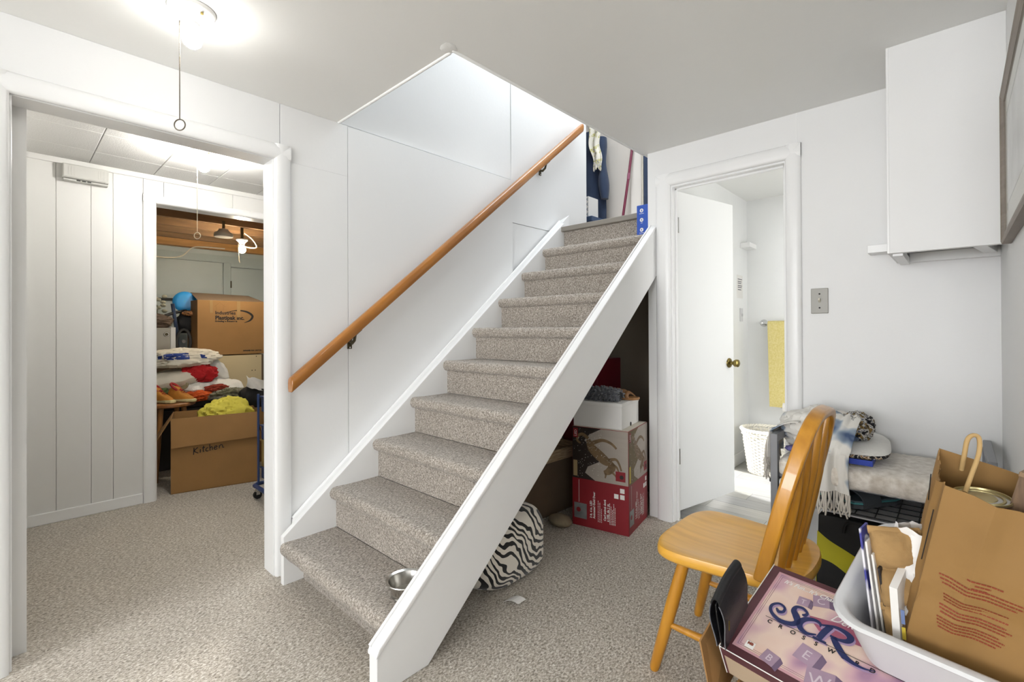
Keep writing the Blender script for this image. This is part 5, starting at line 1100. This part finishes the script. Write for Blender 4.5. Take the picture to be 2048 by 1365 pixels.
lm = MB(G(0)); text(lm, "It's Fun...It's Challenging", .0155, .042, .236, .0022, shear=.3, weight=.0003); obj('slogan', lm, white_ink, gb, fix=False, kind='stuff')
lm = MB(G(0)); text(lm, 'Deluxe', .026, .158, .188, .0024, shear=.4); obj('edition_script', lm, white_ink, gb, fix=False, kind='stuff')
obj('maker_badge', decal([[(.043, .030), (.062, .030), (.062, .047), (.043, .047)]], G(0), .0022), white_ink, gb, fix=False)
lm = MB(G(0)); text(lm, 'MB', .009, .0525, .0385, .0028, 'CENTER', weight=.0005); obj('badge_letters', lm, red_ink, gb, fix=False, kind='stuff')

# open carton that carries the heap
gc = thing('open_carton', 'brown cardboard carton on the carpet holding up the tilted game box', 'carton', (-.2, 1.25, 0))
x0_, x1_, y0_, y1_ = -.385, .05, 1.13, 1.40
CFm = frame((-.375, 1.128, 0), U, V((.19034, .98174, 0)), (0, 0, 1))
cw, cd_ = .42, .265
obj('bottom', MB(CFm).box((0, 0, 0), (cw, cd_, .005)), card_in, gc)
obj('wall_panel', MB(CFm).box((0, 0, 0), (cw, .005, .352)), card, gc)
obj('wall_panel', MB(CFm).box((0, cd_-.005, 0), (cw, cd_, .44)), card, gc)
obj('wall_panel', MB(CFm).hexa([(0, .005, 0), (.005, .005, 0), (.005, cd_-.005, 0), (0, cd_-.005, 0)], [(0, .005, .352), (.005, .005, .352), (.005, cd_-.005, .44), (0, cd_-.005, .44)]), card, gc)
obj('wall_panel', MB(CFm).hexa([(cw-.005, .005, 0), (cw, .005, 0), (cw, cd_-.005, 0), (cw-.005, cd_-.005, 0)], [(cw-.005, .005, .352), (cw, .005, .352), (cw, cd_-.005, .44), (cw-.005, cd_-.005, .44)]), card, gc)
obj('side_flap', MB().hexa([(-.402, 1.083, .30), (-.404, 1.083, .30), (-.402, 1.28, .33), (-.400, 1.28, .33)], [(-.437, 1.098, .438), (-.441, 1.098, .438), (-.424, 1.30, .52), (-.420, 1.30, .52)]), card, gc)
# wallet
wl_ = thing('wallet', 'folded black leather wallet standing between the carton flap and game box', 'wallet', (-.41, 1.15, .45))
def flapw(off, amp, top):
    def f(u, v):
        base = V((-.392+off, 1.095, .448)).lerp(V((-.378+off, 1.20, .505)), u)
        up = V((-.012+amp*math.sin(v*math.pi), -.004, .092+.008*math.sin(u*math.pi)+top*u))
        return base+up*v
    return f
obj('outer_leather', MB().shell(flapw(-.006, -.012, .0), 12, 12, .003), black_leather, wl_, smooth=True)
obj('fold_leather', MB().shell(flapw(.004, -.002, -.006), 12, 12, .003), black_leather, wl_, smooth=True)
obj('inner_leather', MB().shell(flapw(.012, .012, -.002), 12, 12, .003), black_leather, wl_, smooth=True)
def roll(u, v):
    a = math.pi*u; p0 = flapw(-.006, -.012, 0)(v, 1); p1 = flapw(.012, .012, -.002)(v, 1); c_ = (p0+p1)/2; r = (p1-p0)/2
    return c_-r*math.cos(a)+V((0, 0, math.sin(a)*.011))
obj('top_roll', MB().shell(roll, 12, 12, .003), black_leather, wl_, smooth=True)
obj('edge_stitch', MB().tube([flapw(-.006, -.012, 0)(0, k/10)+V((0, -.002, 0)) for k in range(11)], .0012, 5), M('grey_stitch', '#6a6a6e', .6, var=.1), wl_, smooth=True)
obj('edge_stitch', MB().tube([flapw(.012, .012, -.002)(0, k/10)+V((0, -.002, 0)) for k in range(11)], .0012, 5), MATS['grey_stitch'], wl_, smooth=True)
obj('zip_pull', MB().tube([flapw(.012, .012, 0)(.12, .5)+V((.004, -.004, .008)), flapw(.012, .012, 0)(.12, .35)+V((.004, -.004, 0))], .0015, 6), brass, wl_, smooth=True)

# white tub
tu = thing('plastic_tub', 'white plastic wash tub standing on the mauve game box', 'tub', W(.42, .3, 0))
def rr(a0, a1, b0, b1, r, c, n=7):
    out_ = []
    for (ca_, cb_, st_) in ((a1-r, b1-r, 0), (a0+r, b1-r, 1), (a0+r, b0+r, 2), (a1-r, b0+r, 3)):
        for k in range(n+1): q = math.pi/2*(st_+k/n); out_.append(W(ca_+r*math.cos(q), cb_+r*math.sin(q), c))
    return out_
loops = [rr(.245, .555, .135, .365, .04, .001), rr(.232, .568, .122, .378, .045, .008), rr(.222, .578, .112, .388, .05, .06), rr(.214, .586, .104, .396, .053, .118), rr(.203, .597, .093, .407, .06, .122), rr(.199, .601, .089, .411, .062, .128), rr(.203, .597, .093, .407, .06, .134), rr(.213, .587, .103, .397, .054, .134), rr(.220, .580, .110, .390, .05, .128), rr(.228, .572, .118, .382, .046, .06), rr(.238, .562, .128, .372, .042, .012), rr(.25, .55, .14, .36, .04, .008)]
n_ = len(loops[0]); m = MB(); m.add([p for l in loops for p in l], [(k*n_+i, k*n_+(i+1) % n_, (k+1)*n_+(i+1) % n_, (k+1)*n_+i) for k in range(len(loops)-1) for i in range(n_)]+[tuple(range(n_))[::-1], tuple(range((len(loops)-1)*n_, len(loops)*n_))])
obj('tub_body', m, white_plastic, tu, smooth=50)
# flat packets in the tub's left end
def plate(p_bn, p_tn, far_b, far_t, th):   # bottom near, top near, extent vectors to the far side
    p_bn, p_tn, far_b, far_t = V(p_bn), V(p_tn), V(far_b), V(far_t); nn = (p_tn-p_bn).cross(far_b).normalized()*th
    return MB().hexa([p_bn, p_bn+far_b, p_tn+far_t, p_tn], [p_bn+nn, p_bn+far_b+nn, p_tn+far_t+nn, p_tn+nn])
pk_mats = [bands('packet_blue', [(.3, '#e3e1e4'), (.47, '#dddbe2'), (.5, '#3c3f8f'), (.62, '#4c4a97'), (.66, '#e6e4e6')], 14, .5, 1), bands('packet_violet', [(.4, '#e8e5e2'), (.56, '#e3e0de'), (.6, '#5a4a8a')], 10, .5, 1), white_card, M('packet_dark', '#2a2628', .6, var=.2)]
pk_lab = ['blue and white flattened packet at the left end of the tub', 'violet and white flattened packet second from the tub end', 'white flattened packet third from the tub end', 'dark flattened packet beside the moulded pulp tray']
for k in range(4):
    off = U*(.008*k); b_ = W(.256, .150+.004*k, .02)+off; t_ = V((-.142, 1.160, .762))+off+V((.002*k, 0, -.022*k))
    single('packet', pk_lab[k], 'packet', plate(b_, t_, Vv*.12, Vv*.035-Nn*.01, .0035), pk_mats[k], group='flattened packets in the tub')
# moulded pulp tray: ridges and cups
pt_ = thing('pulp_tray', 'brown moulded pulp packing tray standing in the tub', 'packing tray', W(.29, .2, .1))
pulp = M('moulded_pulp', '#b08d5c', .95, var=.25, vscale=18, bump=.35, bscale=70)
e_up = (V((-.131, 1.178, .765))-W(.277, .16, .04)).normalized(); o_p = W(.277, .16, .04); e_r = V((.97, .22, .0)).normalized(); e_r = (e_r-e_up*e_r.dot(e_up)).normalized(); e_n = e_r.cross(e_up)
PTm = frame(o_p, e_r, e_up, e_n); Lp = (V((-.131, 1.178, .765))-o_p).length
def pulpf(u, v):
    a = u*.075; b = v*Lp; wv = abs(math.sin(v*math.pi*3)); return (a, b, .032*(wv**.4)*(math.sin(u*math.pi)**.3)+.003*nz((a, b, 0), 90, 3))
obj('cup_sheet', MB(PTm).shell(pulpf, 22, 60, .004), pulp, pt_, smooth=True)
for k in range(4):
    b = Lp*(k/3); obj('ridge', MB(PTm).tube([(-.003, min(b, Lp-.004), .004), (.037, min(b, Lp-.004), .012), (.078, min(b, Lp-.004), .004)], .0055, 8, sq=(1, 1.5)), pulp, pt_, smooth=True)
obj('side_rim', MB(PTm).box((.073, 0, -.004), (.081, Lp, .012)), pulp, pt_, bevel=.003)
single('torn_card', 'white barcode card sleeve standing in front of the pulp tray', 'card', plate(W(.305, .125, .02), V((-.083, 1.115, .683)), Vv*.10, Vv*.09, .012), white_card)
tcd = bpy.data.objects['torn_card']
q0 = W(.305, .125, .02); q1 = V((-.083, 1.115, .683)); dirq = (q1-q0).normalized(); sdq = (V((1, 0, 0))-dirq*dirq.x).normalized()
for k, (a_, b_, mt) in enumerate(((.62, .78, M('card_blue', '#6d7ea8', .6, var=.1)), (.44, .58, yel_print), (.14, .40, black_ink))):
    obj('colour_mark', MB(frame(q0.lerp(q1, a_)-Vv*.0012, sdq, dirq)).box((.003, 0, -.0006), (.0085, (b_-a_)*(q1-q0).length, .0006)), mt, tcd)
single('crumpled_paper', 'crumpled white paper bag stuffed beside the kraft bag', 'paper', MB().grid(lambda u, v: V((-.055, 1.172, .70))+V((.033*math.cos(2*math.pi*u)*(.75+.6*v-.25*math.sin(v*3.1)), .028*math.sin(2*math.pi*u)*(.75+.5*v), -.09+.17*v))*1.0+V((.012*v, .02*v, 0))+V((.014*nz((math.cos(6.28*u), math.sin(6.28*u), v*3), 1.8, 3), .012*nz((math.cos(6.28*u), math.sin(6.28*u), v*3), 2.2, 5), .012*nz((math.cos(6.28*u), math.sin(6.28*u), v*2), 2.5, 7)*v)), 30, 16, cu=True), M('crumpled_white', '#efedea', .7, var=.03), smooth=25, fix=False)

# kraft paper shopping bag
kb_ = thing('paper_bag', 'brown kraft paper carrier bag with red print standing in the white tub', 'bag', W(.4, .25, 0))
a_t = V((-.016, 1.056, .902)); b_t = V((-.026, 1.197, .935)); dr_ = V((.968, 0, -.25)).normalized()
a_b = W(.293, .130, .012); b_b = W(.262, .262, .012)
BW = .285; ar_t = a_t+dr_*BW; br_t = b_t+dr_*BW; ub = V((.98, -.12, -.06)).normalized(); ar_b = a_b+ub*.24; br_b = b_b+ub*.24
def panel(p00, p10, p11, p01, crease=0, seed=0, rough_top=0, nu=24, nv=24):
    p00, p10, p11, p01 = map(V, (p00, p10, p11, p01)); nn = (p10-p00).cross(p01-p00).normalized()
    def f(u, v):
        p = (p00*(1-u)+p10*u)*(1-v)+(p01*(1-u)+p11*u)*v
        d = .006*nz((u*2, v*2, 0), 1.6, seed)*math.sin(u*math.pi)*1.5
        if crease: d += crease*max(0, 1-abs(u-.215)/.09)*(.25+.75*v)-crease*.35*max(0, 1-abs(v-.46-.1*u)/.05)
        if rough_top and v > .999: p = p-(p01-p00).normalized()*rough_top*(abs(nz((u*9, 0, 0), 1.0, 3))+.9*max(0, 1-abs(u-.45)/.3))
        return p+nn*d
    return MB().shell(f, nu, nv, .0012)
fp = obj('front_panel', panel(a_b, ar_b, ar_t, a_t, .012, 3), kraft, kb_, smooth=35)
obj('back_panel', panel(b_b, br_b, br_t, b_t, 0, 5), kraft, kb_, smooth=35)
obj('side_gusset', panel(a_b, b_b, b_t, a_t, -.01, 7, .028, 28, 28), kraft, kb_, smooth=35)
obj('side_gusset', panel(ar_b, br_b, br_t, ar_t, -.01, 9), kraft, kb_, smooth=35)
obj('bottom', panel(a_b, ar_b, br_b, b_b), kraft, kb_)
hp = [(.004, 1.178, .905), (.008, 1.165, .935), (.012, 1.160, .963), (.020, 1.164, .972), (.027, 1.168, .966), (.026, 1.160, .94), (.016, 1.140, .905), (.008, 1.12, .88)]
obj('handle', MB().tube(spline(hp, 5), .0036, 8), M('kraft_cord', '#c2a06a', .8, var=.15), kb_, smooth=True)
# red print: short dashes laid on the front panel
nrm = (ar_b-a_b).cross(a_t-a_b).normalized(); nrm = nrm if nrm.y < 0 else -nrm
rnd = random.Random(5); m = MB()
def onfront(u, v):
    p = (a_b*(1-u)+ar_b*u)*(1-v)+(a_t*(1-u)+ar_t*u)*v; n0 = (ar_b-a_b).cross(a_t-a_b).normalized()
    d = .006*nz((u*2, v*2, 0), 1.6, 3)*math.sin(u*math.pi)*1.5+.012*max(0, 1-abs(u-.215)/.09)*(.25+.75*v)-.012*.35*max(0, 1-abs(v-.46-.1*u)/.05)
    return p+n0*d+nrm*.0016
for (v0, ua, ub_) in ((.64, .20, .36), (.622, .24, .31), (.605, .23, .30), (.60, .075, .46), (.582, .085, .46), (.565, .10, .44), (.515, .12, .42), (.498, .125, .44), (.482, .13, .43), (.455, .115, .43), (.440, .12, .46), (.424, .13, .44), (.395, .12, .42), (.380, .125, .45), (.364, .13, .44), (.348, .14, .42)):
    x = ua
    while x < ub_:
        l = rnd.uniform(.008, .022); e = min(x+l, ub_); h = .0055
        m.add([onfront(x, v0), onfront(e, v0), onfront(e, v0+h*1.3), onfront(x, v0+h*1.3)], [(0, 1, 2, 3)]); x = e+.0028
obj('red_print', m, red_ink, kb_, fix=False, kind='stuff')
m = MB()
gus = lambda u, v: (a_b*(1-u)+b_b*u)*(1-v)+(a_t*(1-u)+b_t*u)*v
gn = (b_b-a_b).cross(a_t-a_b).normalized(); gn = gn if gn.x < 0 else -gn
def ink(u0, v0, u1, v1):
    q = [gus(u0+(u1-u0)*k/6, v0+(v1-v0)*k/6)+gn*.0045 for k in range(7)]; return MB().tube(q, .0009, 5)
obj('ink_line', ink(.88, .88, .60, .80), black_ink, kb_); obj('ink_line', ink(.10, .86, .06, .62), black_ink, kb_)
# tins and a small wooden box in the bag
cn = thing('tin_can', 'ridged gold-coloured tin can lid showing inside the kraft bag', 'can', (.03, 1.13, .74))
cx0 = V((.028, 1.128, .772)); cax = V((0, -.12, .99)).normalized()
obj('can_body', MB().lathe([(.036, 0), (.0365, .004), (.0355, .01), (.0355, .098), (.0365, .102), (.0365, .106)], cx0, 36, cax), steel, cn, smooth=30)
obj('can_lid', MB().lathe([(.0375, .1055), (.0375, .109), (.0355, .109), (.0345, .1055), (.030, .1055), (.029, .1075), (.026, .1075), (.025, .1055), (.020, .1055), (.019, .107), (.002, .107)][::-1], cx0, 36, cax), M('can_gold', '#b7aa7c', .3, .8, var=.12, vscale=30), cn, smooth=20)
cn2 = thing('tin_can', 'red tin can beside the gold lid inside the kraft bag', 'can', (.10, 1.13, .72))
cx1 = V((.100, 1.125, .762)); obj('can_body', MB().lathe([(.036, 0), (.036, .1), (.034, .1)], cx1, 32, cax), M('can_red', '#7d1f33', .35, .3, var=.15), cn2, smooth=30)
obj('can_lid', MB().lathe([(.0375, .1), (.0375, .104), (.035, .104), (.034, .1), (.002, .1)][::-1], cx1, 32, cax), M('can_dark_red', '#69213a', .3, .5, var=.1), cn2, smooth=20)
wb_ = thing('wooden_box', 'small ribbed brown wooden box at the right of the kraft bag', 'box', (.16, 1.21, .78))
WBm = frame((.082, 1.205, .838), V((.93, -.28, -.22)), V((.28, .96, 0)), None)
rw = M('ribbed_wood', '#7a6046', .6, var=1, col2='#5c4632', vscale=5, stretch=(40, 40, 3))
obj('body', MB(WBm).box((0, -.10, 0), (.16, .0, .09)), rw, wb_)
obj('lid', MB(WBm).box((-.003, -.103, .088), (.163, .003, .096)), M('lid_wood', '#8a6f52', .6, var=.3, vscale=6, stretch=(4, 40, 4)), wb_, bevel=.001)
for k in range(8): obj('rib', MB(WBm).box((-.0025, -.098+.0125*k, .0), (.0, -.090+.0125*k, .087)), rw, wb_)
